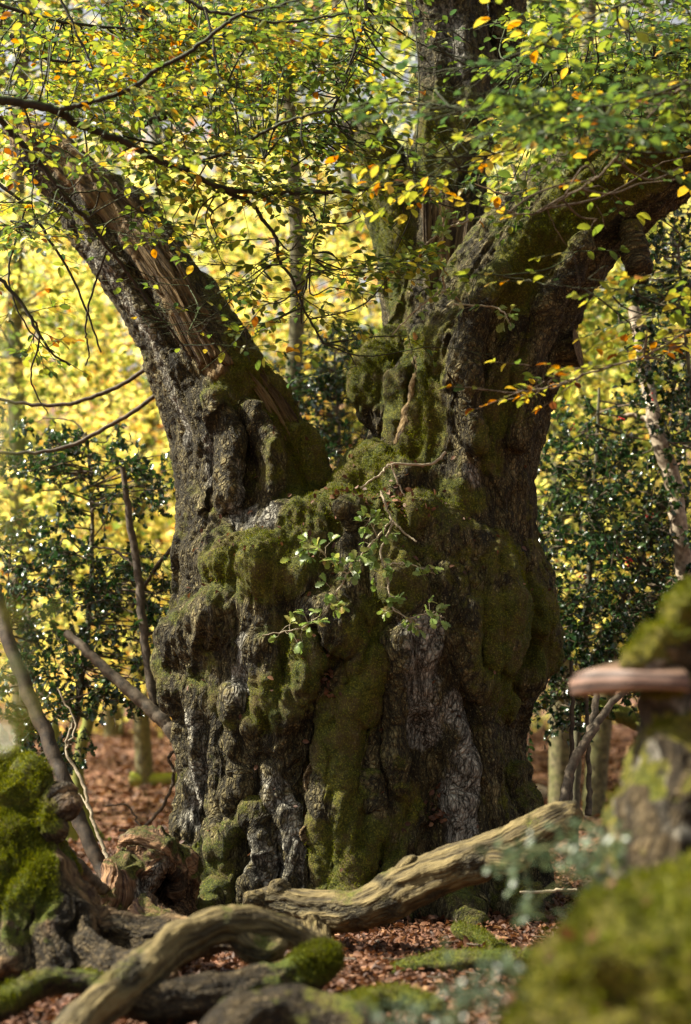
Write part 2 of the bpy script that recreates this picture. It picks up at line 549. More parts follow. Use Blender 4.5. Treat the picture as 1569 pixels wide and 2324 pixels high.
def ground_material():
    t = NT('forest_floor')
    pos = t.n('NewGeometry').outputs['Position']
    v = t.n('TexVoronoi', i_Scale=16.0); t.l(pos, v.inputs['Vector'])
    sx = t.n('SeparateColor'); t.l(v.outputs['Color'], sx.inputs[0])
    c = t.ramp(sx.outputs[0], [(0.0, (0.045, 0.018, 0.010)), (0.4, (0.13, 0.05, 0.026)), (0.75, (0.24, 0.11, 0.06)), (1.0, (0.36, 0.20, 0.11))])
    c = t.mix(t.ramp(t.noise(pos, 1.3, 5), [(0.45, 0.0), (0.7, 0.55)]), c, (0.06, 0.04, 0.02))
    bp = t.n('Bump', i_Strength=0.9, i_Distance=0.03)
    t.l(v.outputs['Distance'], bp.inputs['Height'])
    bs = t.n('BsdfPrincipled', i_Roughness=0.85)
    t.l(c, bs.inputs['Base Color']); t.l(bp.outputs[0], bs.inputs['Normal'])
    return t.out(bs.outputs[0])
M['ground'] = ground_material()

# ------------------------------------------------------------------ leaf templates (unit length along +Y, normal +Z)
def tpl_strip(ws, ts, fold=0.22, droop=0.18, wav=0.0):
    mid = [(0, t, -droop * t * t) for t in ts]
    V = list(mid); L = []; R = []
    for k, w in enumerate(ws):
        t = ts[k]
        if w > 0:
            z = -droop * t * t + fold * w + wav * (1 if k % 2 else -1)
            L.append(len(V)); V.append((-w, t + 0.03, z)); R.append(len(V)); V.append((w, t + 0.03, z))
        else:
            L.append(k); R.append(k)
    F = []
    for k in range(len(ts) - 1):
        for S, sgn in ((L, 1), (R, -1)):
            q = [k, k + 1, S[k + 1], S[k]]
            q = [a for i, a in enumerate(q) if a not in q[:i]]
            F.append(q if sgn > 0 else q[::-1])
    tri = []
    for q in F:
        tri.append(q[:3])
        if len(q) == 4: tri.append([q[0], q[2], q[3]])
    return np.array(V, float), np.array(tri)

BEECH = [tpl_strip([0, .21, .31, .27, 0.13, 0], [0, .16, .42, .68, .88, 1.0], f, d) for f, d in ((.18, .1), (.4, .25), (.1, .3), (.6, .1))]
OAKL = [tpl_strip([0.02, .10, .22, .13, .32, .20, .36, .22, .26, .10, 0], [0, .12, .22, .32, .44, .54, .66, .76, .86, .95, 1.0], f, d) for f, d in ((.15, .15), (.35, .3))]
HOLLY = [tpl_strip([0, .16, .36, .2, .40, .2, .28, 0], [0, .1, .25, .4, .52, .68, .8, 1.0], .35, d, 0.04) for d in (.1, .35)]
LITT = [tpl_strip([0, .28, .33, .20, 0], [0, .2, .5, .8, 1.0], f, d) for f, d in ((.5, .5), (-.4, -.5), (.9, .2), (.2, .8), (-.8, .3))]
DIAM = [(np.array([(0, 0, 0), (.34, .5, .06), (0, 1, -.08), (-.34, .5, .06)], float), np.array([(0, 1, 2), (0, 2, 3)]))]
HEX = [(np.array([(0, 0, 0), (.30, .3, .08), (.26, .72, .06), (0, 1, -.12), (-.26, .72, .06), (-.30, .3, .08)], float), np.array([(0, 1, 2), (0, 2, 3), (0, 3, 4), (0, 4, 5)])),
       (np.array([(0, 0, 0), (.26, .3, .20), (.24, .72, .22), (0, 1, .12), (-.26, .72, .0), (-.30, .3, .1)], float), np.array([(0, 1, 2), (0, 2, 3), (0, 3, 4), (0, 4, 5)]))]

def frames(D, N):
    D = D / (np.linalg.norm(D, axis=1)[:, None] + 1e-9)
    X = np.cross(D, N)
    X /= np.linalg.norm(X, axis=1)[:, None] + 1e-9
    Z = np.cross(X, D)
    return X, D, Z

class Leaves:
    def __init__(s):
        s.p = []; s.d = []; s.n = []; s.s = []; s.t = []
    def add(s, p, d, n, size, tint):
        s.p.append(p); s.d.append(d); s.n.append(n); s.s.append(size); s.t.append(tint)
    def arr(s):
        f = lambda a: np.concatenate([np.atleast_2d(x) for x in a])
        g = lambda a: np.concatenate([np.atleast_1d(x) for x in a])
        return f(s.p), f(s.d), f(s.n), g(s.s), np.clip(g(s.t), 0, 1)

def leaf_mesh(name, tpls, mat, p, d, n, size, tint):
    X, D, Z = frames(d, n)
    Vs = []; Fs = []; Ts = []; off = 0
    which = np.arange(len(p)) % len(tpls)
    for k, (tv, tf) in enumerate(tpls):
        i = np.where(which == k)[0]
        if not len(i): continue
        V = p[i][:, None] + size[i][:, None, None] * (tv[None, :, 0:1] * X[i][:, None] + tv[None, :, 1:2] * D[i][:, None] + tv[None, :, 2:3] * Z[i][:, None])
        F = tf[None] + (np.arange(len(i)) * len(tv))[:, None, None] + off
        Vs.append(V.reshape(-1, 3)); Fs.append(F.reshape(-1, 3)); Ts.append(np.repeat(tint[i], len(tv)))
        off += len(i) * len(tv)
    return mesh_np(name, np.concatenate(Vs), np.concatenate(Fs), mat, True, {'tint': np.concatenate(Ts)})

_lc = {}
NB = 12
def leaf_objects(parent, tpls, mat, p, d, n, size, tint, name='leaf'):
    X, D, Z = frames(d, n)
    loc = Vector(parent.location)
    for i in range(len(p)):
        b = int(round(tint[i] * (NB - 1))); k = i % len(tpls)
        key = (mat.name, id(tpls), k, b)
        if key not in _lc:
            tv, tf = tpls[k]
            _lc[key] = mesh_np(name, tv, tf, mat, True, {'tint': np.full(len(tv), b / (NB - 1))})
        o = bpy.data.objects.new(name, _lc[key])
        col.objects.link(o)
        o.parent = parent
        s_ = size[i]
        o.matrix_basis = Matrix(((X[i, 0] * s_, D[i, 0] * s_, Z[i, 0] * s_, p[i, 0] - loc.x), (X[i, 1] * s_, D[i, 1] * s_, Z[i, 1] * s_, p[i, 1] - loc.y), (X[i, 2] * s_, D[i, 2] * s_, Z[i, 2] * s_, p[i, 2] - loc.z), (0, 0, 0, 1)))

def project(p):
    q = p - np.array([0, 0, CAMZ])
    fw = q[:, 1] * math.cos(PITCH) + q[:, 2] * math.sin(PITCH)
    up = -q[:, 1] * math.sin(PITCH) + q[:, 2] * math.cos(PITCH)
    return 784.5 + FPX * q[:, 0] / fw, 1162 - FPX * up / fw, fw

def dress(parent, L, tpls, mat, single=290, farname='foliage', fartpl=None):
    """the leaves that show largest become parts one by one, the rest one part"""
    p, d, n, s_, t = L.arr()
    px, py, fw = project(p)
    vis = (px > -40) & (px < 1610) & (py > -40) & (py < 2360) & (fw > 0.3)
    score = np.where(vis, s_ / np.maximum(fw, .3), 0)
    order = np.argsort(-score)
    k = min(single, int(vis.sum()))
    a, b = order[:k], order[k:]
    if k:
        leaf_objects(parent, tpls, mat, p[a], d[a], n[a], s_[a], t[a])
    if len(b):
        link(farname, leaf_mesh(farname, fartpl or tpls, mat, p[b], d[b], n[b], s_[b], t[b]), parent, kind='stuff')

UP = np.array([0, 0, 1.0])
def unit(v):
    return v / (np.linalg.norm(v) + 1e-9)

def spray(T, L, p, d, length, leaf, tint, tj=0.15, rad=0.003, depth=1, tilt=0.28, gap=0.75, keep=1.0):
    """a flat beech spray: zigzag twig, alternate leaves, side twigs"""
    n = unit(UP + rng.normal(size=3) * tilt)
    d = unit(d - n * (d @ n) * 0.6)
    m = max(3, int(length / (leaf * gap)))
    pts = [np.array(p, float)]
    sgn = 1
    sp = length / m
    for i in range(m):
        side = np.cross(n, d)
        d = unit(d + side * sgn * 0.10 + rng.normal(size=3) * 0.06 + np.array([0, 0, -0.02]))
        q = pts[-1] + d * sp
        if rng.random() < keep:
            ld = unit(d * 0.65 + side * sgn * 0.8 + rng.normal(size=3) * 0.16 + np.array([0, 0, -0.10]))
            L.add(q, ld, unit(n + rng.normal(size=3) * 0.24), leaf * rng.uniform(0.65, 1.15), tint + rng.normal() * tj)
        if depth > 0 and i > 0 and i < m - 1 and rng.random() < 0.6:
            spray(T, L, q, unit(d * 0.6 + side * sgn * 0.8), length * (1 - i / m) * rng.uniform(.45, .8), leaf, tint + rng.normal() * 0.06, tj, rad * 0.7, depth - 1, tilt, gap, keep)
        pts.append(q)
        sgn = -sgn
    L.add(pts[-1], d, unit(n + rng.normal(size=3) * 0.25), leaf * rng.uniform(0.7, 1.1), tint + rng.normal() * tj)
    T.add(np.array(pts), np.linspace(rad, rad * 0.45, len(pts)), 4)

# ------------------------------------------------------------------ ground
def gh(x, y):
    x = np.asarray(x, float); y = np.asarray(y, float)
    q = np.stack([x * 0.35, y * 0.35, np.zeros_like(x)], -1).reshape(-1, 3)
    z = (0.10 * fbm(q, 3)).reshape(x.shape) * np.clip((np.abs(x) + np.abs(y - 8)) / 6, 0.25, 1)
    z = z + 0.045 * np.clip(y - 12, 0, None) * (1 - np.exp(-np.clip(y - 12, 0, None) / 6)) + 0.20 * np.clip(y - 45, 0, None)
    return z

def make_ground():
    xs = np.concatenate([np.linspace(-260, -12, 22), np.linspace(-11, 11, 111), np.linspace(12, 260, 22)])
    ys = np.concatenate([np.linspace(-120, -2, 14), np.linspace(-1, 30, 156), np.linspace(31, 330, 40)])
    X, Y = np.meshgrid(xs, ys, indexing='ij')
    Z = gh(X, Y)
    V = np.stack([X, Y, Z], -1).reshape(-1, 3)
    ny = len(ys)
    i = (np.arange(len(xs) - 1)[:, None] * ny + np.arange(ny - 1)[None]).ravel()
    F = np.stack([i, i + ny, i + ny + 1, i + 1], 1)
    link('ground', mesh_np('ground', V, F, M['ground']), None, 'forest floor of red brown leaf litter', None, None, 'structure')
make_ground()

def litter(n, y0, y1, spread, size, name, label):
    y = y0 + (y1 - y0) * rng.random(n) ** 0.8
    x = (rng.random(n) * 2 - 1) * (spread * y * 0.23 + 0.6)
    z = gh(x, y) + rng.uniform(0.004, 0.035, n)
    p = np.stack([x, y, z], 1)
    a = rng.random(n) * 6.283
    d = np.stack([np.cos(a), np.sin(a), rng.normal(size=n) * 0.25], 1)
    nn = np.stack([rng.normal(size=n) * .5, rng.normal(size=n) * .5, np.ones(n)], 1)
    me = leaf_mesh(name, LITT, M['litter'], p, d, nn, rng.uniform(.6, 1.2, n) * size, np.clip(rng.beta(1.6, 2.2, n), 0, 1))
    link(name, me, None, label, 'leaf litter', None, 'stuff')
litter(60000, 4.5, 14, 1.2, 0.046, 'leaf_litter', 'curled red brown beech leaves covering the forest floor')
litter(26000, 13, 34, 1.4, 0.10, 'leaf_litter', 'sunlit fallen leaves on the slope behind the oak')

# ------------------------------------------------------------------ the ancient oak
PROF = [(2200, 375, 1235), (2130, 392, 1215), (2060, 406, 1192), (1950, 415, 1182), (1850, 425, 1185), (1750, 425, 1172), (1650, 412, 1176), (1560, 397, 1205), (1480, 384, 1228), (1420, 384, 1232), (1350, 410, 1232), (1280, 436, 1208), (1220, 443, 1184), (1150, 448, 1170), (1060, 452, 1168)]
YC = 10.0
pz, pxc, pa = [], [], []
for (py, xl, xr) in PROF:
    l = P(xl, py, YC); r = P(xr, py, YC)
    pz.append(l[2]); pxc.append((l[0] + r[0]) / 2); pa.append((r[0] - l[0]) / 2)
pz, pxc, pa = map(np.array, (pz, pxc, pa))
BRAT = 0.80

def surfY(px, py):
    """depth of the trunk's front at a pixel"""
    Y = 9.15
    for _ in range(6):
        q = P(px, py, Y)
        a = np.interp(q[2], pz, pa); c = np.interp(q[2], pz, pxc)
        u = np.clip(abs(q[0] - c) / a, 0, 0.985)
        Y = YC - a * BRAT * math.sqrt(1 - u * u)
    return Y

def on(rows, inset=0.0):
    """rows (px, py, r px) laid on the front of the trunk"""
    return PP([(r[0], r[1], surfY(r[0], r[1]) + inset, r[2]) for r in rows])

def c2(rows):          # trunk detail coordinates (lower front)
    return [(327 + .625 * r[0], 1389 + .625 * r[1], r[2] * .625) for r in rows]

def c1(rows):          # trunk detail coordinates (upper front)
    return [(327 + .625 * r[0], 817 + .625 * r[1], r[2] * .625) for r in rows]

S = Sdf((-2.75, 8.4, -0.35), (3.0, 11.4, 6.7), 0.0128)
# bole
def bole():
    sl, X, Y, Z = S.block(S.lo, np.array([3.0, 11.4, 2.75]))
    z = Z.ravel()
    a = np.interp(z, pz[::1], pa)[None, None, :]; c = np.interp(z, pz, pxc)[None, None, :]
    b = a * BRAT
    th = np.arctan2((Y - YC) / b, (X - c) / a)
    rr = np.sqrt(((X - c) / a) ** 2 + ((Y - YC) / b) ** 2)
    fl = 0.025 * np.sin(7 * th + 1.1 * Z) + 0.02 * np.sin(13 * th - 2 * Z + 1) + 0.015 * np.sin(19 * th + 3)
    d = (rr - 1 - fl * np.clip(1.3 - Z * 0.3, 0.4, 1.3)) * 0.92
    top = Z - 2.50
    k = 0.25
    hh = np.maximum(k - np.abs(d - top), 0) / k
    S.F[sl] = np.minimum(S.F[sl], np.maximum(d, top) + hh * hh * k * .25)
bole()
S.chains.append((np.array([(float(np.interp(z, pz, pxc)), YC, z) for z in (-0.3, 0.5, 1.2, 1.9, 2.6)]), np.interp((-0.3, 0.5, 1.2, 1.9, 2.6), pz, pa) * 0.9))   # 0
LIMB_L = [(590, 1330, 9.95, 150), (578, 1180, 9.95, 146), (545, 1040, 10, 134), (506, 930, 10, 116), (455, 820, 10, 98), (388, 710, 10.02, 89), (318, 600, 10.05, 84), (245, 500, 10.1, 70), (168, 410, 10.1, 50), (100, 345, 10.1, 34), (35, 285, 10.15, 17)]
LIMB_R = [(1045, 1300, 9.85, 150), (1050, 1120, 9.82, 138), (1072, 960, 9.8, 138), (1105, 820, 9.8, 138), (1152, 700, 9.8, 134), (1222, 588, 9.78, 126), (1312, 488, 9.75, 118), (1425, 385, 9.7, 114), (1555, 285, 9.6, 110), (1700, 185, 9.5, 105)]
LIMB_U = [(955, 1180, 10.1, 105), (948, 1000, 10.15, 88), (965, 850, 10.2, 85), (985, 700, 10.3, 80), (1000, 560, 10.35, 76), (1003, 420, 10.4, 76), (1030, 280, 10.4, 70), (1035, 150, 10.4, 68), (1012, 0, 10.4, 74), (1000, -160, 10.4, 74)]
LIMB_S = [(960, 900, 10.3, 72), (925, 640, 10.38, 66), (893, 470, 10.42, 60), (858, 360, 10.42, 52), (815, 285, 10.42, 34)]
LIMB_T = [(1030, 420, 10.6, 34), (1075, 290, 10.62, 30), (1122, 190, 10.62, 30), (1145, 80, 10.62, 38), (1150, -160, 10.62, 40)]
for L_, k in ((LIMB_L, 0.16), (LIMB_R, 0.16), (LIMB_U, 0.10), (LIMB_S, 0.06), (LIMB_T, 0.05)):
    S.chain(*PP(L_), k=k)                                                        # 1..5
NLAB = len(S.chains)
def rid(rows, k=0.07, inset=0.03):
    S.chain(*on(rows, inset - 0.022), k=k * 0.75, reg=False)
def hol(rows, k=0.06, inset=-0.02):
    S.chain(*on(rows, inset + 0.004), k=k * 0.8, sub=True)
# buttresses and sinuous folds of the lower front
rid(c2([(215, 300, 40), (230, 480, 52), (205, 640, 55), (180, 780, 52), (190, 950, 55), (170, 1080, 70)]), .09)
rid(c2([(345, 300, 34), (335, 480, 38), (352, 640, 34), (300, 800, 36)]))
rid(c2([(250, 330, 24), (285, 520, 28), (270, 700, 26)]))
rid(c2([(560, 520, 30), (485, 570, 36), (480, 660, 36), (512, 760, 38), (535, 870, 38), (528, 1000, 44), (510, 1080, 55)]), .05)
rid(c2([(395, 720, 36), (440, 830, 38), (448, 920, 40), (412, 1010, 46), (390, 1080, 55)]), .05)
rid(c2([(215, 905, 34), (290, 850, 40), (395, 730, 36)]), .06)
rid(c2([(840, 180, 48), (775, 320, 46), (722, 450, 46), (728, 700, 44), (765, 900, 48), (740, 1050, 70)]), .06)
rid(c2([(800, 620, 34), (835, 760, 34), (815, 880, 32), (840, 1020, 50)]), .05)
rid(c2([(930, 120, 46), (920, 330, 50), (905, 520, 46), (930, 640, 38)]), .08)
rid(c2([(1010, 80, 50), (1010, 300, 62), (1090, 430, 58), (1130, 560, 54), (1125, 700, 40), (1160, 830, 46), (1150, 1050, 66)]), .09, 0.05)
rid(c2([(1230, 330, 50), (1235, 540, 52), (1260, 740, 54), (1270, 900, 50), (1270, 1060, 66)]), .09, 0.04)
rid(c2([(960, 640, 30), (1000, 760, 34), (930, 850, 34), (880, 960, 40)]), .05)
rid(c2([(1330, 600, 44), (1345, 720, 48), (1385, 800, 52), (1400, 1060, 60)]), .08)
rid(c2([(640, 80, 50), (600, 230, 55), (520, 350, 50), (500, 460, 44), (540, 560, 30)]), .08)
rid(c2([(440, 130, 50), (470, 300, 44), (410, 420, 40), (370, 500, 34)]), .07)
# burrs and shelves
rid(c1([(190, 700, 46), (300, 720, 70), (430, 760, 76), (540, 790, 56)]), .20, 0.05)
rid(c1([(150, 1010, 66), (260, 930, 60), (360, 900, 50)]), .18, 0.06)
rid(c1([(120, 1100, 60), (160, 1200, 60), (220, 1260, 40)]), .10, 0.05)
rid(c1([(1010, 560, 60), (1120, 640, 66), (1240, 690, 60)]), .10, 0.06)
rid(c1([(1270, 760, 70), (1300, 900, 80), (1270, 1050, 70)]), .10, 0.02)
rid(c1([(1400, 900, 64), (1430, 1030, 64), (1380, 1160, 56)]), .08, 0.02)
rid(c1([(1180, 900, 44), (1140, 1020, 44), (1200, 1160, 52), (1320, 1230, 44)]), .07, 0.02)
rid(c1([(880, 660, 60), (930, 820, 70), (1000, 960, 50)]), .10, 0.06)
rid(c1([(720, 560, 66), (700, 640, 40)]), .08, 0.02)
rid(c1([(640, 900, 60), (700, 980, 66), (760, 1080, 50)]), .09, 0.04)
# hollows and grooves
hol(c2([(640, 230, 24), (620, 400, 34), (592, 560, 46), (575, 720, 36), (598, 860, 34), (600, 1010, 38)]), .07, -0.025)
hol(c2([(668, 240, 34), (676, 290, 26)]), .06)
hol(c2([(312, 690, 22), (308, 790, 30)]), .04, -0.01)
hol(c2([(345, 105, 20), (360, 140, 16)]), .04)
hol(c2([(398, 262, 20), (392, 290, 16)]), .04)
hol(c2([(1058, 640, 34), (1060, 720, 36)]), .05, -0.01)
hol(c2([(875, 860, 46), (850, 960, 44)]), .06, -0.05)
hol(c2([(1050, 900, 34), (1060, 1000, 46)]), .06, -0.02)
hol(c2([(815, 725, 16), (820, 745, 14)]), .03)
hol(c2([(470, 820, 14), (490, 940, 18), (470, 1030, 24)]), .04)
hol(c2([(420, 610, 18), (415, 680, 22)]), .05)
hol(c2([(1180, 560, 14), (1195, 660, 16)]), .05)
hol(c2([(1060, 300, 10), (1150, 480, 12)]), .05)
hol(c1([(1390, 770, 20), (1395, 830, 24)]), .05)
hol(c1([(1340, 1210, 20), (1450, 1080, 22)]), .06)
hol(c1([(1215, 980, 14), (1235, 1010, 16)]), .05)
hol(c1([(1150, 740, 12), (1180, 830, 14), (1160, 900, 12)]), .05)
hol(c1([(1010, 720, 10), (1040, 800, 12)]), .05)
hol(c2([(1290, 420, 12), (1300, 560, 14), (1320, 680, 14)]), .05)
hol(c2([(975, 480, 12), (965, 600, 14), (985, 700, 12)]), .05)
hol(c1([(1250, 625, 12), (1262, 640, 10)]), .03)
hol(c1([(680, 440, 24), (690, 620, 40), (680, 800, 26)]), .08, -0.03)
hol(c1([(870, 590, 34), (1000, 640, 34)]), .08, -0.04)
hol(c1([(630, 980, 30), (720, 1090, 34)]), .08, -0.02)
hol(c1([(250, 540, 14), (300, 500, 16), (330, 620, 16)]), .05)
hol(c2([(800, 400, 16), (790, 560, 18), (770, 640, 16)]), .05)
hol(c2([(880, 250, 14), (855, 420, 16), (860, 600, 16)]), .05)
# limb details: knob, fork mound, sawn-off stub, ridged edges
def free(rows, k=.06, sub=False):
    S.chain(*PP(rows), k=k, reg=False, sub=sub)
free([(848, 838, 10.0, 30), (850, 880, 9.98, 36), (880, 930, 10.0, 44), (915, 960, 10.0, 48)], .10)
free([(862, 820, 10.1, 30), (900, 800, 10.15, 40)], .10)
free([(800, 1110, 9.6, 40), (850, 1085, 9.65, 62), (900, 1110, 9.5, 50)], .12)
free([(790, 1180, 9.35, 42), (770, 1150, 9.45, 36)], .06)
free([(930, 1010, 9.65, 48), (945, 880, 9.72, 50), (985, 780, 9.78, 40)], .07)
free([(718, 1110, 9.75, 36), (668, 1010, 9.8, 30), (610, 900, 9.85, 26), (560, 820, 9.9, 22)], .06)
free([(1435, 520, 9.45, 11), (1447, 600, 9.42, 8), (1452, 640, 9.42, 4)], .04)
free([(1042, 1060, 9.25, 14), (1050, 960, 9.24, 14), (1030, 860, 9.26, 10)], .06, True)
free([(1095, 1050, 9.22, 14), (1088, 900, 9.22, 15), (1120, 760, 9.24, 10)], .06, True)
free([(1160, 940, 9.3, 15), (1170, 800, 9.3, 15), (1230, 650, 9.3, 12)], .06, True)
free([(1075, 1000, 9.28, 20), (1062, 860, 9.3, 22), (1085, 720, 9.32, 18), (1130, 620, 9.3, 15)], .06)
free([(1180, 1000, 9.4, 22), (1195, 850, 9.4, 24), (1240, 700, 9.4, 20), (1330, 560, 9.35, 18)], .06)
free([(880, 1050, 9.55, 12), (905, 940, 9.58, 12), (940, 830, 9.62, 10)], .03, True)
free([(1330, 590, 9.42, 14), (1430, 510, 9.36, 16), (1540, 430, 9.28, 14)], .05, True)
free([(480, 1150, 9.48, 16), (470, 1000, 9.5, 16), (430, 860, 9.58, 12), (400, 790, 9.62, 12)], .05, True)
free([(385, 850, 9.6, 26), (372, 770, 9.66, 20)], .04, True)
free([(395, 790, 9.72, 16), (300, 600, 9.78, 13), (210, 480, 9.86, 11)], .03, True)
free([(450, 780, 9.7, 12), (372, 640, 9.76, 12), (310, 560, 9.82, 10)], .03, True)
free([(515, 1120, 9.45, 26), (520, 1000, 9.5, 24), (490, 900, 9.55, 20)], .06)
free([(600, 1160, 9.42, 24), (610, 1040, 9.5, 22), (580, 930, 9.6, 20)], .06)
# roots
for a, rows in enumerate([[(470, 2060, 9.25, 50), (450, 2110, 9.1, 26)], [(1180, 2060, 9.4, 50), (1225, 2120, 9.2, 26)], [(1050, 2060, 9.15, 40), (1070, 2105, 8.95, 18)], [(800, 2070, 9.1, 40), (830, 2120, 8.9, 16)], [(1185, 1830, 9.75, 40), (1200, 1850, 9.7, 26)]]):
    free(rows, .10)

V, Q = S.mesh()
lab, G = S.coords(V)
G_limb = G.copy()
low = V[:, 2] < 2.38 + 0.30 * pnoise(V * 2.3)
G[low] = V[low]
lab[low] = 0
N = vnormals(V, Q)

def splat(rows_pts, sig, V=V):
    """0..1 weight near a polyline of 3D points"""
    d = np.full(len(V), 1e9)
    for i in range(len(rows_pts) - 1):
        p, q = rows_pts[i], rows_pts[i + 1]
        u = q - p; L = u @ u + 1e-9
        t = np.clip(((V - p) @ u) / L, 0, 1)
        d = np.minimum(d, np.linalg.norm(V - p - t[:, None] * u, axis=1))
    return np.exp(-(d / sig) ** 2)

moss = np.zeros(len(V)); lich = np.zeros(len(V)); wood = np.zeros(len(V))
def m_on(arr, rows, sig, w):
    np.maximum(arr, w * splat(on(rows)[0], sig), out=arr)
def m_free(arr, rows, sig, w):
    np.maximum(arr, w * splat(PP([(*r, 1) for r in rows])[0], sig), out=arr)
# moss patches
m_on(moss, c2([(840, 150, 1), (760, 330, 1), (720, 470, 1), (740, 700, 1), (770, 900, 1), (750, 1050, 1)]), .17, .62)
m_on(moss, c2([(680, 850, 1), (790, 850, 1), (760, 1000, 1)]), .22, .72)
m_on(moss, c2([(560, 80, 1), (590, 170, 1), (500, 260, 1), (450, 330, 1)]), .20, .66)
m_on(moss, c2([(250, 1000, 1), (280, 950, 1), (220, 1080, 1)]), .16, .62)
m_on(moss, c2([(180, 900, 1), (300, 840, 1), (390, 730, 1)]), .10, .6)
m_on(moss, c2([(1380, 80, 1), (1420, 150, 1), (1240, 150, 1), (1300, 300, 1)]), .22, .62)
m_on(moss, c2([(960, 640, 1), (930, 820, 1), (900, 900, 1)]), .14, .52)
m_on(moss, c2([(1280, 1060, 1), (1200, 1090, 1)]), .14, .7)
m_on(moss, c2([(260, 300, 1), (330, 400, 1)]), .12, .5)
m_on(moss, c1([(430, 700, 1), (540, 700, 1), (450, 790, 1), (330, 760, 1)]), .22, .78)
m_on(moss, c1([(620, 500, 1), (560, 620, 1)]), .22, .7)
m_on(moss, c1([(1300, 760, 1), (1400, 900, 1), (1250, 950, 1)]), .26, .68)
m_on(moss, c1([(900, 560, 1), (1050, 500, 1), (1150, 500, 1)]), .22, .62)
m_on(moss, c1([(900, 720, 1), (930, 850, 1), (740, 1000, 1)]), .20, .55)
m_free(moss, [(700, 1090, 9.6), (640, 960, 9.7), (560, 850, 9.8), (520, 880, 9.6)], .20, .74)
m_free(moss, [(940, 1020, 9.5), (955, 900, 9.6), (985, 800, 9.7)], .20, .95)
m_free(moss, [(800, 1100, 9.5), (860, 1050, 9.5), (780, 1170, 9.3)], .22, .85)
m_free(moss, [(1120, 1050, 9.3), (1125, 950, 9.3), (1150, 850, 9.3)], .17, .66)
m_free(moss, [(1150, 640, 9.4), (1220, 560, 9.4), (1310, 460, 9.4), (1430, 380, 9.35), (1550, 300, 9.25)], .24, .85)
m_free(moss, [(845, 860, 9.9), (880, 500, 10.2), (840, 340, 10.2), (930, 280, 10.2)], .24, .85)
m_free(moss, [(1010, 300, 10.2), (990, 380, 10.2)], .2, .7)
# lichen and pale bark
for rows, sg, w in (([(215, 380, 1), (235, 520, 1), (215, 660, 1), (195, 760, 1)], .11, .72), ([(345, 560, 1), (352, 640, 1)], .06, .5), ([(485, 580, 1), (480, 660, 1), (512, 760, 1), (535, 870, 1), (528, 990, 1)], .065, .80), ([(430, 830, 1), (448, 920, 1), (412, 1010, 1)], .07, .82), ([(1000, 90, 1), (990, 300, 1), (1010, 430, 1)], .13, .80), ([(1090, 330, 1), (1130, 430, 1), (1140, 560, 1), (1115, 700, 1), (1140, 800, 1)], .11, .76), ([(1110, 1050, 1), (1160, 1020, 1), (1240, 1040, 1)], .08, .62), ([(1225, 480, 1), (1230, 560, 1)], .05, .55), ([(340, 200, 1), (360, 300, 1), (385, 110, 1)], .08, .5)):
    m_on(lich, c2(rows), sg, w)
for rows, sg, w in (([(315, 380, 1), (325, 500, 1), (335, 600, 1)], .06, .66), ([(370, 520, 1), (400, 610, 1)], .07, .78), ([(440, 470, 1), (470, 580, 1)], .07, .72), ([(250, 300, 1), (260, 450, 1)], .07, .5), ([(1110, 200, 1), (1105, 350, 1)], .05, .6), ([(460, 250, 1), (520, 350, 1), (560, 400, 1)], .07, .5), ([(1180, 400, 1), (1200, 450, 1)], .06, .5)):
    m_on(lich, c1(rows), sg, w)
m_free(lich, [(420, 1000, 9.7), (390, 900, 9.7), (330, 760, 9.75), (260, 640, 9.8), (190, 540, 9.9)], .10, .52)
m_free(lich, [(1075, 720, 9.4), (1100, 620, 9.4), (1085, 560, 9.4)], .10, .5)
m_free(lich, [(1040, 150, 10.2), (1010, 20, 10.2)], .12, .45)
# bare wood on the broken limb and the red heartwood strip
m_free(wood, [(490, 830, 9.62), (430, 720, 9.68), (355, 600, 9.75), (290, 510, 9.85), (180, 400, 9.95), (50, 295, 10.1)], .115, .95)
m_free(wood, [(900, 990, 9.55), (925, 880, 9.55), (945, 800, 9.6)], .05, .9)
m_free(wood, [(1000, 650, 10.05), (1005, 540, 10.1), (985, 480, 10.15)], .12, .9)
wood *= np.clip(0.95 + 0.8 * pnoise(G * np.array([11, 11, 1.2])), .2, 1.15)
up = np.clip(N[:, 2], 0, 1)
moss = np.clip(np.maximum(moss, 0.23 + 0.24 * up + 0.14 * pnoise(V * 1.7)) + 0.15 * up * moss, 0, 1.1)
moss *= 1 - np.clip(lich * 1.1, 0, .75)
moss *= 1 - np.clip(wood * 1.2, 0, 1)

# gnarl: flowing folds, lumps, plates
wl_ = np.clip((V[:, 2] - 2.0) / 0.8, 0, 1)
wl_ = wl_ * wl_ * (3 - 2 * wl_)
def blend(f):
    return (1 - wl_) * f(V) + wl_ * f(G_limb)
warp = np.stack([pnoise(V * 2.1 + 3), pnoise(V * 2.1 + 31), pnoise(V * 2.1 + 57)], 1)
folds = blend(lambda g: ridged(g * np.array([1, 1, 0.13]) * 4.0 + 0.36 * warp, 3))
lump = fbm(V * 6.0 + 0.4 * warp, 3)
burr = np.maximum.reduce([splat(on(c1([(1300, 800, 1), (1350, 1000, 1)]))[0], .35), splat(on(c1([(350, 760, 1), (480, 780, 1)]))[0], .28), splat(on(c1([(160, 1050, 1), (160, 1180, 1)]))[0], .22)])
f1, f2 = worley((G * np.array([1, 1, 0.5]) + 0.03 * warp) * 19)
plates = np.clip((f2 - f1) * 2.2, 0, 1)
f1b, _ = worley(V * 11)
fib = ridged(G * np.array([1, 1, 0.05]) * 22, 2)
flat = np.clip(wood * 1.3, 0, 1)
fis = blend(lambda g: pnoise(g * np.array([6.5, 6.5, 0.55]) + 0.35 * warp + 40))
fis2 = blend(lambda g: pnoise(g * np.array([12, 12, 1.3]) + 0.3 * warp + 80))
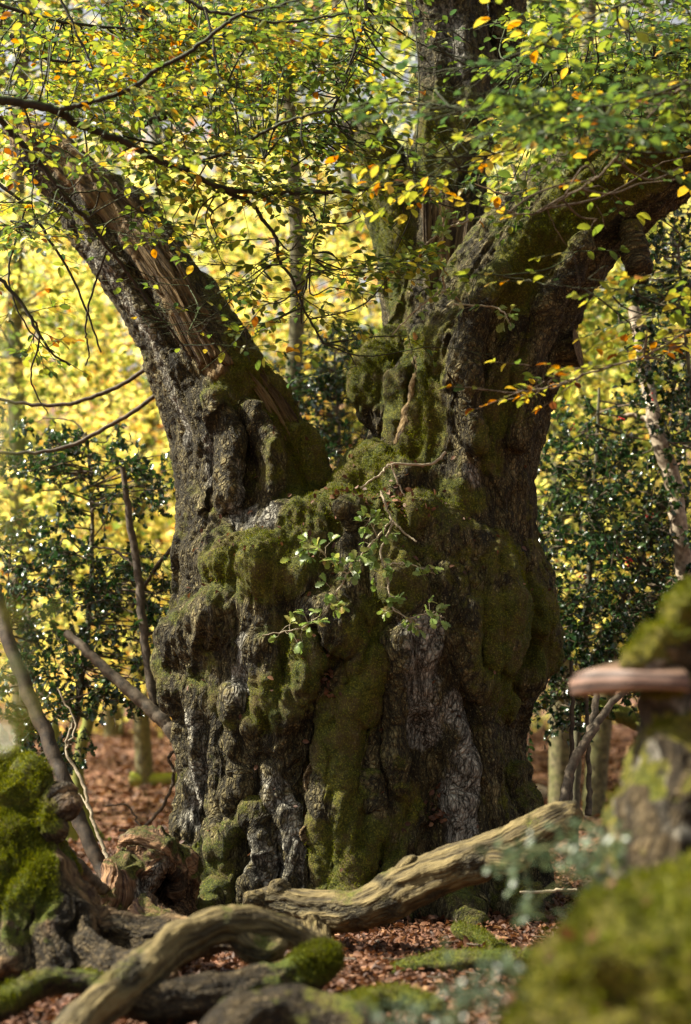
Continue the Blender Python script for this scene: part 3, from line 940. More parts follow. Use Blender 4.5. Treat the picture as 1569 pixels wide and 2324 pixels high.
fiss = np.clip(1 - np.abs(fis) * 8, 0, 1) + 0.45 * np.clip(1 - np.abs(fis2) * 7, 0, 1)
disp = 0.046 * folds + 0.006 * lump - (1 - flat) * 0.018 * fiss * (1 - 0.5 * np.clip(moss * 1.4 - .4, 0, 1)) + 0.020 * burr * (0.6 - f1b) + (1 - flat) * (0.010 * (plates - .6)) * (1 - 0.6 * np.clip(moss * 1.4 - .4, 0, 1)) + flat * 0.018 * fib + 0.006 * pnoise(V * 30)
V = V + N * disp[:, None]
V = V + 0.030 * warp + 0.007 * np.stack([pnoise(V * 6.5 + 5), pnoise(V * 6.5 + 25), pnoise(V * 6.5 + 45)], 1)
N = vnormals(V, Q)

OAKBASE = P(800, 2090, 10.0); OAKBASE[2] = 0.0
oak = thing('ancient_oak', OAKBASE, 'huge gnarled hollow oak with a burred mossy trunk forking into broken limbs', 'tree')
flab = np.sort(lab[Q], axis=1)[:, 1]
attrs = {'moss': moss, 'lichen': lich, 'wood': wood, 'grain': G}
plabel = {1: 'broken leaning limb with splintered golden bare wood', 2: 'thick mossy limb bending over into the leaves', 3: 'upright limb with furrowed bark rising through the leaves', 4: 'short mossy broken snag', 5: 'slim dark stem behind the upright limb'}
def part_of(Vv, Qq, at, sel, name, mat, parent, label=None):
    f = Qq[sel]
    u, inv = np.unique(f, return_inverse=True)
    me = mesh_np(name, Vv[u], inv.reshape(f.shape), mat, True, {k: v[u] for k, v in at.items()})
    return link(name, me, parent, label)
for k in range(NLAB):
    part_of(V, Q, attrs, flab == k, 'trunk' if k == 0 else ('snag' if k == 4 else 'limb'), M['oak'], oak, plabel.get(k))

def tufts(V, N, mask, n, size, name, parent, tintf=None, up=0.5):
    """short moss blades standing on the mossy places"""
    w = np.clip(mask, 0, 1)
    w = w / w.sum()
    i = rng.choice(len(V), n, p=w)
    p = V[i] + rng.normal(size=(n, 3)) * 0.007
    d = N[i] + rng.normal(size=(n, 3)) * 0.55 + np.array([0, 0, up])
    t = np.clip(0.45 + 0.25 * pnoise(V[i] * 3) + rng.normal(size=n) * 0.18, 0, 1)
    me = leaf_mesh(name, MBL, M['moss_blade'], p - N[i] * 0.004, d, rng.normal(size=(n, 3)), size * rng.uniform(.5, 1.3, n), t)
    link(name, me, parent, None, None, None, 'stuff')
MBL = [(np.array([(-.16, 0, 0), (.16, 0, 0), (0.0, 1, 0)], float), np.array([(0, 1, 2)]))]
front = np.clip(-N[:, 1] + 0.5, 0, 1)
tufts(V, N, np.clip((moss - 0.46) * 3, 0, 1) * front * np.clip(fbm(V * 13, 2) * .8 + .5, .03, 1), 105000, 0.0135, 'moss', oak)
OAKV, OAKN = V, N

# knots in the dark groove
def knot(px, py, w, h):
    T = []
    Vk = []; Fk = []
    Y = surfY(px, py)
    c = P(px, py, Y); s_ = Y / FPX
    near = (np.abs(OAKV[:, 0] - c[0]) < .05) & (np.abs(OAKV[:, 2] - c[2]) < .07) & (OAKV[:, 1] < 10)
    c[1] = np.median(OAKV[near, 1]) - .005
    rings = [(1.0, 0.05), (1.05, -0.02), (0.86, -0.05), (0.72, -0.03), (0.5, -0.045), (0.3, -0.03), (0.05, -0.04)]
    m = 20
    for r, dy in rings:
        for a in range(m):
            an = a * 2 * math.pi / m
            j = 1 + 0.07 * math.sin(3 * an + px) + 0.04 * math.sin(7 * an)
            Vk.append(c + np.array([math.cos(an) * w * r * j * s_, dy - 0.01, math.sin(an) * h * r * j * s_]))
    for k in range(len(rings) - 1):
        for a in range(m):
            Fk.append((k * m + a, k * m + (a + 1) % m, (k + 1) * m + (a + 1) % m, (k + 1) * m + a))
    Fk.append(tuple((len(rings) - 1) * m + a for a in range(m)))
    Vk = np.array(Vk)
    z = np.full(len(Vk), 0.0)
    link('knot', mesh_np('knot', Vk, Fk, M['oak'], True, {'moss': z + .25, 'lichen': z, 'wood': z + 0.55, 'grain': np.stack([Vk[:, 0], Vk[:, 2], Vk[:, 1]], 1)}), oak)
knot(713, 1768, 24, 34)
knot(702, 1892, 20, 24)

# splintered wood on the broken limb: long wedge-shaped shakes
def shake(rows, w, th, seed):
    """rows (px,py,Y): a plank-like splinter with a ragged tip"""
    r = np.random.default_rng(seed)
    pts = np.array([P(*q) for q in rows])
    n = 26
    c = catmull(pts, n)
    T = np.gradient(c, axis=0); T /= np.linalg.norm(T, axis=1)[:, None]
    side = np.cross(T, np.array([0, -1.0, 0.25])); side /= np.linalg.norm(side, axis=1)[:, None]
    nor = np.cross(side, T)
    V_ = []; m = 8
    x = np.linspace(-1, 1, m)
    t = np.linspace(0, 1, n)
    W = w * np.clip(np.minimum(t * 9 + .25, (1 - t) * 5 + 0.12), 0, 1)
    jag = np.interp(np.arange(n), np.arange(0, n + 4, 4), r.normal(size=len(np.arange(0, n + 4, 4)))) * w * .25
    rel = r.normal(size=m) * th * .45
    for i in range(n):
        for j in range(m):
            V_.append(c[i] + side[i] * (x[j] * W[i] + jag[i] * (j == m - 1)) + nor[i] * (th * (1 - x[j] ** 2 * .3) + rel[j]))
        for j in range(m):
            V_.append(c[i] + side[i] * (x[j] * W[i] + jag[i] * (j == m - 1)) - nor[i] * th * .6)
    F_ = []
    s2 = 2 * m
    for i in range(n - 1):
        for j in range(m - 1):
            a = i * s2 + j
            F_.append((a, a + 1, a + 1 + s2, a + s2))
            b = a + m
            F_.append((b + 1, b, b + s2, b + s2 + 1))
        a = i * s2
        F_.append((a, a + s2, a + m + s2, a + m)); F_.append((a + m - 1, a + 2 * m - 1, a + 2 * m - 1 + s2, a + m - 1 + s2))
    F_.append(tuple(list(range(m)) + list(range(2 * m - 1, m - 1, -1)))[::-1])
    e = (n - 1) * s2
    F_.append(tuple([e + k for k in range(m)] + [e + k for k in range(2 * m - 1, m - 1, -1)]))
    V_ = np.array(V_)
    z = np.zeros(len(V_))
    g = np.stack([np.tile(np.concatenate([x, x]) * w, n), z, np.repeat(t, s2) * np.linalg.norm(c[-1] - c[0])], 1) + r.random(3) * 5
    link('splinter', mesh_np('splinter', V_, F_, M['oak'], True, {'moss': z, 'lichen': z, 'wood': z + 1, 'grain': g}), oak)
shake([(475, 830, 9.65), (420, 720, 9.67), (365, 610, 9.71), (300, 520, 9.78)], .055, .020, 1)
shake([(440, 700, 9.79), (420, 660, 9.79), (385, 600, 9.83), (330, 530, 9.88)], .060, .022, 2)
shake([(520, 830, 9.65), (470, 750, 9.71), (420, 670, 9.75)], .045, .018, 3)
shake([(700, 1035, 9.72), (655, 950, 9.72), (603, 868, 9.74), (545, 785, 9.76)], .034, .020, 4)
shake([(680, 1040, 9.66), (618, 930, 9.68), (555, 835, 9.7)], .030, .016, 5)
shake([(330, 560, 9.79), (250, 460, 9.88), (190, 390, 9.93)], .05, .02, 6)
shake([(230, 460, 9.88), (215, 420, 9.88), (205, 385, 9.89)], .03, .016, 7)
shake([(160, 400, 9.95), (100, 330, 9.98), (35, 275, 10.03)], .035, .02, 8)
shake([(1000, 660, 10.03), (1003, 560, 10.05), (1000, 440, 10.13)], .075, .02, 9)
shake([(1040, 640, 9.97), (1050, 560, 10.01), (1060, 480, 10.05)], .05, .02, 10)
shake([(980, 660, 10.01), (972, 560, 10.05), (968, 420, 10.11)], .03, .03, 11)

for k in range(12):
    t0 = rng.random() * .55; ln = rng.uniform(.2, .4); off = rng.uniform(-38, 46)
    path = catmull(np.array([(490, 840, 9.60), (430, 725, 9.64), (355, 605, 9.70), (290, 515, 9.80), (190, 405, 9.90)], float), 40)
    seg = path[int(t0 * 39):int(min(1, t0 + ln) * 39) + 1:3]
    if len(seg) > 2:
        shake([(q[0] + off * .8 + rng.normal() * 2, q[1] - off * .45, q[2] + abs(off) * .0012) for q in seg], rng.uniform(.010, .022), .016, 40 + k)

# ------------------------------------------------------------------ logs, stumps and branches on the ground
def wood_body(sets, h, subs=(), balls=(), k=0.04, rough=0.010, fine=0.004, grainy=0.5, pad=0.10):
    """sets: list of rows (px,py,Y,r px) or (pts, rad); returns V, F, N, G, label"""
    sets = [PP(r) if isinstance(r, list) else r for r in sets]
    lo = np.min([(p - r[:, None]).min(0) for p, r in sets], axis=0) - pad
    hi = np.max([(p + r[:, None]).max(0) for p, r in sets], axis=0) + pad
    S_ = Sdf(lo, hi, h)
    for p, r in sets:
        n = max(8, 4 * len(p))
        c = catmull(np.concatenate([p, r[:, None]], 1), n)
        S_.chain(c[:, :3], np.maximum(c[:, 3], 0.004), k=k)
    for r in subs:
        p, q = PP(r) if isinstance(r, list) else r
        S_.chain(p, q, k=k * .7, sub=True)
    V_, Q_ = S_.mesh()
    lb, g = S_.coords(V_)
    n_ = vnormals(V_, Q_)
    w = np.stack([pnoise(V_ * 3 + 3), pnoise(V_ * 3 + 31), pnoise(V_ * 3 + 57)], 1)
    gs = g * np.array([1, 1, 0.18])
    d = rough * ((ridged(gs * 9 + 0.4 * w, 3) + .5 * ridged(g * np.array([1, 1, .08]) * 26 + .3 * w, 2)) * grainy + fbm(V_ * 9 + w, 3) * (1.2 - grainy)) + fine * pnoise(V_ * 34)
    V_ = V_ + n_ * d[:, None] + rough * 1.5 * np.stack([pnoise(V_ * 7 + 5), pnoise(V_ * 7 + 25), pnoise(V_ * 7 + 45)], 1)
    return V_, Q_, vnormals(V_, Q_), g, lb

def log_thing(name, label, cat, sets, h, mat, mossf, woodf=None, lichf=None, subs=(), tuft=0, tuft_size=0.02, group=None, **kw):
    V_, Q_, n_, g, lb = wood_body(sets, h, subs, **kw)
    z = np.zeros(len(V_))
    at = {'moss': mossf(V_, n_), 'wood': woodf(V_, n_) if woodf else z, 'lichen': lichf(V_, n_) if lichf else z, 'grain': g}
    base = V_[np.argmin(V_[:, 2])]
    o = link(name, mesh_np(name, V_, Q_, mat, True, at), None, label, cat, group)
    if tuft:
        tufts(V_, n_, np.clip((at['moss'] - .5) * 3, 0, 1) + 1e-9, tuft, tuft_size, 'moss', o)
    return o

def upmoss(lo, hi, amp=.35, sc_=4.0):
    return lambda V_, n_: np.clip(lo + (hi - lo) * np.clip(n_[:, 2] * .5 + .5, 0, 1) + amp * fbm(V_ * sc_, 3), 0, 1)
zero = lambda V_, n_: np.zeros(len(V_))

# long weathered branch lying in front of the oak
log_thing('fallen_branch', 'long bare yellowish branch lying before the oak base, one end raised above the leaves', 'branch',
    [[(575, 2050, 8.35, 15), (630, 2052, 8.3, 26), (690, 2062, 8.25, 34), (770, 2070, 8.15, 34), (850, 2052, 8.0, 38), (930, 2012, 7.9, 40), (1020, 1972, 7.8, 37), (1100, 1945, 7.7, 34), (1180, 1912, 7.6, 35), (1250, 1872, 7.5, 32), (1292, 1850, 7.45, 24)],
     [(905, 2005, 7.9, 14), (922, 1968, 7.88, 5), (936, 1950, 7.87, 2)],
     [(715, 2080, 8.2, 24), (725, 2130, 8.1, 17), (715, 2185, 8.0, 12)], [(640, 2040, 8.3, 19), (632, 2010, 8.28, 7)], [(600, 2062, 8.3, 19), (566, 2035, 8.25, 9)], [(1130, 1950, 7.6, 19), (1195, 1952, 7.5, 9)], [(1270, 1862, 7.45, 14), (1302, 1880, 7.4, 7)]],
    0.0085, M['log'], upmoss(.05, .28, .2, 5), lambda V_, n_: .42 + .38 * fbm(V_ * np.array([4, 4, 7]), 2), None,
    subs=[[(560, 2072, 8.2, 12), (620, 2068, 8.15, 10), (665, 2090, 8.1, 9)]], k=0.035, rough=0.010, grainy=.9)

# arching driftwood-like branch and its companions
log_thing('fallen_branch', 'arching bare curved branch in front of the hollow stump, both ends down', 'branch',
    [[(150, 2360, 5.9, 33), (220, 2290, 6.05, 33), (285, 2236, 6.2, 33), (340, 2185, 6.35, 33), (400, 2142, 6.5, 31), (475, 2108, 6.6, 28), (550, 2097, 6.7, 26), (620, 2106, 6.75, 22), (680, 2130, 6.8, 15), (755, 2142, 6.85, 4)],
     [(540, 2115, 6.7, 19), (560, 2150, 6.65, 22), (590, 2165, 6.65, 17), (640, 2150, 6.7, 10)], [(300, 2225, 6.25, 17), (262, 2225, 6.2, 7)]],
    0.0075, M['log'], upmoss(.05, .24, .2, 6), lambda V_, n_: .44 + .38 * fbm(V_ * np.array([4, 4, 7]) + 5, 2), None,
    subs=[[(480, 2150, 6.45, 9), (560, 2128, 6.5, 9), (640, 2132, 6.55, 7)]], k=0.03, rough=0.011, grainy=.9)

log_thing('fallen_branch', 'thick dark branch under the arching one, its broken end covered in green moss', 'branch',
    [[(270, 2270, 6.2, 26), (360, 2275, 6.25, 34), (450, 2268, 6.3, 38), (540, 2252, 6.4, 38), (620, 2240, 6.45, 34), (690, 2210, 6.5, 34), (735, 2175, 6.55, 30)]],
    0.009, M['mossy'], lambda V_, n_: np.clip(.15 + .75 * np.clip((V_[:, 0] + .42) * 3.0, 0, 1) * np.clip(n_[:, 2] + .9, 0, 1) + .2 * fbm(V_ * 6, 2), 0, 1), None, None, tuft=9000, tuft_size=.016, rough=.012)

log_thing('fallen_log', 'dull log half sunk in leaves below the moss ended branch', 'log',
    [[(480, 2380, 5.5, 40), (560, 2322, 5.55, 44), (640, 2300, 5.6, 44), (720, 2306, 5.6, 40), (800, 2330, 5.55, 36), (880, 2370, 5.5, 30)]],
    0.011, M['mossy'], upmoss(.0, .36, .3, 4), None, None, rough=.012)

log_thing('fallen_branch', 'dark curved mossy stick beside the leaning mossy log foot', 'branch',
    [[(-30, 2300, 6.3, 20), (40, 2262, 6.35, 22), (90, 2238, 6.4, 18), (150, 2225, 6.45, 14), (240, 2232, 6.45, 11)]],
    0.008, M['mossy'], upmoss(.2, .6, .3, 6), None, None, tuft=2500, tuft_size=.014)
for rows, lb in (([(1035, 2108, 8.3, 9), (1080, 2125, 8.2, 11), (1130, 2150, 8.0, 8), (1150, 2160, 7.9, 4)], 'short mossy stick lying on the leaves near the oak foot'),
                 ([(900, 2205, 7.4, 12), (960, 2190, 7.4, 14), (1040, 2180, 7.3, 14), (1130, 2176, 7.2, 13), (1210, 2172, 7.1, 9)], 'long low mossy branch lying on the leaves before the mossy mound'),
                 ([(770, 2292, 6.0, 14), (840, 2272, 6.1, 16), (910, 2268, 6.1, 14), (1000, 2285, 6.0, 11)], 'mossy branch piece lying near the dull sunken log'),
                 ([(815, 2268, 6.1, 12), (830, 2300, 5.95, 14), (835, 2350, 5.8, 14)], 'mossy stub leaning across the branch piece by the sunken log')):
    log_thing('fallen_branch', lb, 'branch', [rows], 0.007, M['mossy'], upmoss(.35, .85, .3, 7), None, None, tuft=2200, tuft_size=.014, rough=.006)

# long leaning log with thick green moss at the left, its thin end running along the ground
log_thing('mossy_log', 'leaning broken log under bright green moss sloping down towards the arching branch', 'log',
    [[(-40, 1775, 7.75, 74), (10, 1870, 7.65, 80), (62, 1965, 7.5, 78), (100, 2050, 7.4, 72), (160, 2108, 7.35, 54), (235, 2130, 7.35, 36), (320, 2132, 7.35, 28), (400, 2136, 7.3, 25), (500, 2122, 7.2, 22), (560, 2125, 7.15, 16)],
     [(30, 1830, 7.6, 50), (66, 1795, 7.55, 30), (70, 1764, 7.55, 14), (74, 1748, 7.55, 5)], [(70, 1870, 7.55, 26), (118, 1825, 7.5, 9), (150, 1812, 7.48, 3)], [(85, 1900, 7.5, 24), (128, 1852, 7.47, 8), (162, 1826, 7.45, 3)], [(90, 1900, 7.5, 20), (130, 1880, 7.45, 7), (146, 1890, 7.44, 3)],
     [(60, 2040, 7.3, 50), (30, 2110, 7.15, 36), (20, 2200, 6.95, 28)], [(110, 2090, 7.25, 44), (110, 2160, 7.1, 30), (125, 2215, 6.95, 20)], [(-20, 1990, 7.4, 60), (-40, 2100, 7.2, 60), (-30, 2200, 7.0, 50)], [(170, 2120, 7.25, 30), (230, 2180, 7.0, 20), (300, 2205, 6.8, 16), (390, 2216, 6.6, 10)]],
    0.0105, M['mossy'], lambda V_, n_: np.clip((.30 + .42 * n_[:, 2] + .28 * np.clip(-n_[:, 1], 0, 1)) * np.clip((V_[:, 2] - .10) * 3.6, 0.2, 1.25) * np.clip(1.15 - np.clip((V_[:, 0] + 1.52 - .22 * (0.9 - V_[:, 2]) + .12 * fbm(V_ * 5, 2)) * 4.5, 0, 1), .2, 1) + .30 * fbm(V_ * 6, 3), 0, 1.1),
    lambda V_, n_: np.clip(.28 + .4 * pnoise(V_ * 4), 0, .9), None, subs=[[(118, 1885, 7.2, 14), (132, 1858, 7.25, 9)], [(60, 2150, 6.95, 20), (70, 2240, 6.8, 26)], [(0, 2120, 6.9, 14), (-5, 2220, 6.8, 18)]], tuft=75000, tuft_size=.015, rough=.024, k=.05, grainy=.9)

# hollow rotten stump between the leaning stump and the oak
def hollow():
    sets = [[(318, 2120, 8.85, 78), (326, 2040, 8.85, 80), (338, 1985, 8.85, 66), (350, 1945, 8.85, 44)], [(262, 2095, 8.65, 34), (275, 2030, 8.65, 36), (288, 1975, 8.7, 26)],
            [(312, 1918, 8.8, 14), (345, 1924, 8.8, 20), (372, 1940, 8.8, 18)], [(398, 2080, 9.05, 40), (398, 1990, 9.0, 30), (405, 1955, 8.95, 14)], [(240, 2105, 8.5, 22), (300, 2118, 8.45, 24), (360, 2112, 8.5, 18)], [(330, 2070, 8.5, 20), (350, 2085, 8.4, 18), (380, 2100, 8.35, 12)]]
    subs = [[(384, 2045, 8.3, 34), (376, 2040, 8.6, 40), (368, 2035, 8.85, 40)], [(392, 2000, 8.4, 24), (384, 2000, 8.7, 30), (372, 2010, 8.85, 34)], [(300, 1985, 8.55, 14), (312, 1965, 8.55, 16)], [(318, 1900, 8.7, 8), (330, 1905, 8.7, 8)], [(290, 2060, 8.55, 8), (318, 1990, 8.55, 9)]]
    log_thing('hollow_stump', 'rotten hollow stump with ragged brown bark and a dark opening beside the oak', 'stump', sets, 0.0085, M['rot'],
        upmoss(.02, .42, .3, 5), lambda V_, n_: np.clip(.45 + .5 * pnoise(V_ * 5), 0, 1), lambda V_, n_: np.clip(.25 + .5 * pnoise(V_ * 4 + 9), 0, .5), subs=subs, rough=.028, fine=.010, k=.035, grainy=.8)
hollow()

# foreground stump with bracket fungus and mossy mound (out of focus)
FY = 3.5 * 1.4
FB = P(1590, 1900, FY); FB[2] = 0
fs = thing('foreground_stump', FB, 'blurred mossy stump with a pale bracket fungus standing by the mossy mound', 'stump')
def fpart(name, sets, mossf, h=.013, tuft=0, lich=None, **kw):
    sets = [[(a, b, c * 1.4, d) for a, b, c, d in r] for r in sets]
    V_, Q_, n_, g, lb = wood_body(sets, h, **kw)
    z = np.zeros(len(V_))
    at = {'moss': mossf(V_, n_), 'wood': z, 'lichen': lich(V_, n_) if lich else z, 'grain': g}
    o = link(name, mesh_np(name, V_, Q_, M['fore'], True, at), fs)
    if tuft:
        tufts(V_, n_, np.clip((at['moss'] - .5) * 3, 0, 1) + 1e-9, tuft, .020, 'moss', o)
fpart('trunk', [[(1606, 1395, 3.55, 62), (1612, 1440, 3.55, 84), (1614, 1520, 3.55, 104), (1608, 1640, 3.55, 122), (1600, 1780, 3.5, 150), (1590, 1900, 3.5, 172), (1585, 2030, 3.5, 200), (1590, 2350, 3.5, 250), (1590, 2760, 3.5, 300)],
                [(1535, 1475, 3.5, 42), (1475, 1490, 3.46, 24), (1425, 1502, 3.44, 10)], [(1566, 1410, 3.5, 36), (1572, 1372, 3.5, 28)]],
      lambda V_, n_: np.clip(.18 + .5 * n_[:, 2] + .42 * np.clip((V_[:, 2] - 1.31) * 5, 0, 1) + .35 * fbm(V_ * 7, 3), 0, 1), tuft=9000, lich=lambda V_, n_: np.clip(.2 + .5 * pnoise(V_ * 9), 0, .55), rough=.022, k=.05)
def mound():
    sets = [[(1500, 2290, 3.0, 205), (1590, 2240, 3.1, 205), (1750, 2240, 3.1, 215)], [(1310, 2390, 2.95, 118), (1400, 2320, 2.95, 160), (1480, 2290, 3.0, 195)], [(1420, 2720, 3.0, 220), (1560, 2560, 3.05, 300), (1650, 2900, 3.1, 330)]]
    sets = [[(a, b, c * 1.3, d) for a, b, c, d in r] for r in sets]
    V_, Q_, n_, g, lb = wood_body(sets, .017, rough=.030, k=.09, grainy=.2)
    z = np.zeros(len(V_))
    at = {'moss': np.clip(.85 + .3 * fbm(V_ * 5, 3), 0, 1.1), 'wood': z, 'lichen': z, 'grain': g}
    V_[:, 2] = np.maximum(V_[:, 2], -0.05)
    o = link('mossy_mound', mesh_np('mossy_mound', V_, Q_, M['fore'], True, at), None, 'big blurred rounded mound of olive moss at the foot of the fungus stump', 'moss mound')
    tufts(V_, n_, np.clip(n_[:, 2] + .8, 0, 1) * (fbm(V_ * 9, 2) * .5 + .6).clip(0.05), 60000, .022, 'moss', o)
    i = rng.choice(np.where((n_[:, 2] > .4))[0], 26)
    d = rng.normal(size=(26, 3)); nn = n_[i] + rng.normal(size=(26, 3)) * .4
    link('fallen_leaves', leaf_mesh('fallen_leaves', BEECH, M['litter'], V_[i] + n_[i] * .012, d, nn, rng.uniform(.03, .05, 26), rng.uniform(.3, .8, 26)), None, 'few pale brown leaves lying on the olive moss mound', 'leaf litter', None, 'stuff')
mound()
def fungus():
    t = NT('bracket_fungus')
    bd = t.attr('tint').outputs['Fac']
    pos = t.n('NewGeometry').outputs['Position']
    f = t.math('ADD', bd, t.math('MULTIPLY', t.math('SUBTRACT', t.noise(pos, 30, 3), .5), .10))
    c = t.ramp(f, [(0.0, (.16, .09, .05)), (.12, (.30, .18, .12)), (.20, (.22, .13, .09)), (.28, (.035, .02, .015)), (.36, (.035, .02, .015)), (.42, (.24, .145, .105)), (.54, (.21, .125, .09)), (.60, (.03, .018, .013)), (.70, (.04, .023, .017)), (.78, (.20, .12, .085)), (.92, (.10, .06, .03)), (1.0, (.14, .12, .03))])
    bs = t.n('BsdfPrincipled', i_Roughness=.6); t.l(c, bs.inputs['Base Color'])
    m_ = t.out(bs.outputs[0])
    c0 = P(1525, 1550, 4.92); s_ = 4.92 / FPX
    R = 228 * s_
    prof = [(0.0, -.018, 0), (.55, -.024, .04), (.86, -.026, .10), (.95, -.022, .16), (.985, -.012, .24), (.965, -.004, .30), (.995, .004, .38), (.97, .012, .50), (.985, .020, .58), (.93, .029, .70), (.94, .034, .76), (.80, .042, .86), (.55, .052, .93), (0.0, .062, 1.0)]
    V_ = []; T_ = []; m = 40
    for r, z, b in prof:
        for a in range(m):
            an = -math.pi * 1.5 * a / (m - 1) - math.pi * .25
            j = 1 + .035 * math.sin(5 * an + 1) + .02 * math.sin(11 * an)
            V_.append(c0 + np.array([(lambda q: q if q < 0 else q * .22)(math.cos(an - .6)) * r * R * j, math.sin(an - .6) * r * R * j * .7, z * (1.1 + .2 * math.sin(2.3 * an + 1)) * (1 - .25 * max(0, r - .6)) - .02 * r + .012 + .006 * math.sin(3 * an) * r - .02 * (r > .5) * 0]))
            T_.append(b)
    F_ = [(k * m + a, k * m + a + 1, (k + 1) * m + a + 1, (k + 1) * m + a) for k in range(len(prof) - 1) for a in range(m - 1)]
    link('bracket_fungus', mesh_np('bracket_fungus', np.array(V_), np.array(F_)[:, ::-1], m_, True, {'tint': np.array(T_)}), fs, 'pinkish brown banded bracket fungus shelf')
fungus()

# slender stems and leaning sticks, each its own thing
def stick(name, label, cat, rows, mat, forks=(), sides=9, wig=.004):
    T = Tubes()
    for q in [rows] + list(forks):
        p, r = PP(q)
        n = 6 * len(q)
        c = catmull(np.concatenate([p, r[:, None]], 1), n, wig, len(q))
        T.add(c[:, :3], np.maximum(c[:, 3], .002) * (1 + .05 * rng.normal(size=n).clip(-1, 1)), sides)
    return link(name, T.build(name, mat), None, label, cat)
M['bark_s'] = twig_material('slender_bark', (.035, .028, .018), (.13, .10, .065))
M['bark_dark'] = twig_material('dark_slender_bark', (.02, .015, .010), (.07, .05, .03))
M['bark_moss'] = twig_material('mossy_pole_bark', (.09, .11, .02), (.20, .20, .04), (.22, .26, .03))
M['bark_pale'] = twig_material('pale_flaky_bark', (.12, .085, .055), (.42, .35, .25))
stick('sapling', 'thin upright grey sapling stem leaning against the oak from the holly', 'sapling', [(278, 1060, 10.6, 6), (292, 1160, 10.6, 8), (312, 1290, 10.6, 9), (325, 1420, 10.55, 10), (342, 1540, 10.5, 11), (356, 1625, 10.5, 12)], M['bark_s'], [[(312, 1290, 10.6, 4), (260, 1250, 10.7, 3), (200, 1240, 10.8, 2)], [(330, 1440, 10.55, 4), (380, 1430, 10.6, 3), (425, 1450, 10.6, 2)]])
stick('leaning_pole', 'grey bare pole sloping down to the oak out of the loose holly', 'branch', [(150, 1435, 10.5, 9), (200, 1478, 10.45, 11), (270, 1545, 10.4, 13), (330, 1598, 10.35, 15), (380, 1645, 10.3, 16), (415, 1700, 10.25, 17), (440, 1760, 10.2, 16)], M['bark_s'])
stick('leaning_pole', 'dark rough slim trunk slanting down to the hollow stump', 'branch', [(-10, 1330, 9.6, 15), (15, 1440, 9.5, 15), (60, 1560, 9.4, 16), (105, 1670, 9.3, 17), (140, 1760, 9.2, 17), (180, 1860, 9.1, 17), (225, 1960, 9.0, 16), (262, 2040, 8.9, 15)], M['bark_dark'])
stick('leaning_pole', 'grey stick leaning from the mossy log down to the hollow stump', 'branch', [(105, 1870, 8.2, 12), (150, 1930, 8.3, 13), (200, 1990, 8.45, 15), (245, 2032, 8.6, 14)], M['bark_s'])
stick('leaning_pole', 'short pale patched stub leaning out behind the mossy log', 'branch', [(-30, 1620, 8.6, 18), (5, 1690, 8.55, 20), (35, 1750, 8.5, 22), (60, 1800, 8.4, 20)], M['bark_pale'])
stick('dead_twig', 'thin pale crooked twig hanging below the loose holly', 'twig', [(165, 1640, 9.9, 3), (150, 1700, 9.9, 3), (185, 1770, 9.85, 4), (205, 1840, 9.8, 4), (222, 1890, 9.75, 4), (245, 1950, 9.7, 5)], M['twig_pale'], [[(150, 1700, 9.9, 2.5), (170, 1640, 9.95, 2), (130, 1560, 10, 2)], [(205, 1840, 9.8, 2), (180, 1800, 9.9, 1.5)]])
stick('dead_branch', 'thin crooked twig curving across the sunlit gap above the hollow stump', 'twig', [(430, 1690, 11.0, 3), (385, 1715, 11.0, 4), (395, 1760, 11.0, 4), (370, 1830, 11.0, 4), (320, 1880, 11.1, 4), (270, 1885, 11.1, 3)], M['twig'], [[(320, 1880, 11.1, 2.5), (290, 1830, 11.2, 2), (240, 1830, 11.2, 1.5)]])
stick('leaning_pole', 'rough leaning branch behind the raised end of the long fallen branch', 'branch', [(1272, 1850, 8.6, 11), (1290, 1770, 8.7, 11), (1310, 1715, 8.75, 11), (1345, 1660, 8.8, 10), (1385, 1600, 8.9, 8), (1440, 1545, 9.0, 6)], M['bark_s'], [[(1335, 1675, 8.8, 7), (1350, 1610, 8.9, 8), (1360, 1540, 9.0, 6)]])
stick('holly_pole', 'straight thin vertical pole behind the bracket fungus', 'pole', [(1297, 1500, 9.6, 4), (1298, 1620, 9.6, 5), (1297, 1740, 9.6, 5), (1292, 1850, 9.5, 5)], M['bark_dark'])
stick('holly_pole', 'thin grey upright stick rising from the mossy ground beside the leaning branch', 'pole', [(1330, 1560, 9.9, 4), (1334, 1680, 9.9, 5), (1337, 1780, 9.9, 6), (1335, 1850, 9.85, 8)], M['bark_s'])
stick('mossy_bough', 'green mossy bough crossing behind the bracket fungus', 'branch', [(1250, 1570, 11.5, 12), (1310, 1590, 11.5, 15), (1380, 1610, 11.4, 19), (1440, 1635, 11.4, 20), (1500, 1665, 11.3, 16)], M['bark_moss'])
stick('flaky_trunk', 'slim pale flaky barked trunk bending through the berried holly', 'tree', [(1440, 700, 11.4, 14), (1475, 900, 11.2, 16), (1497, 1000, 11.1, 19), (1525, 1080, 11.1, 20), (1540, 1180, 11, 20), (1552, 1290, 11, 21), (1560, 1450, 11, 22), (1565, 1700, 11, 24), (1565, 2000, 11, 28)], M['bark_pale'], [[(1490, 955, 11.15, 8), (1440, 945, 11.2, 6), (1400, 945, 11.2, 4)]], 12, .006)
stick('curved_pole', 'yellow green mossy curved pole on the sunlit slope', 'tree', [(225, 1560, 14, 14), (195, 1660, 14, 14), (178, 1750, 14, 14), (185, 1830, 14, 16), (215, 1905, 14, 22), (250, 1915, 14, 14)], M['bark_moss'])
stick('curved_pole', 'straight mossy pole standing behind the leaning mossy log', 'tree', [(120, 1640, 14.5, 12), (140, 1760, 14.5, 16), (160, 1910, 14.5, 20)], M['bark_moss'])
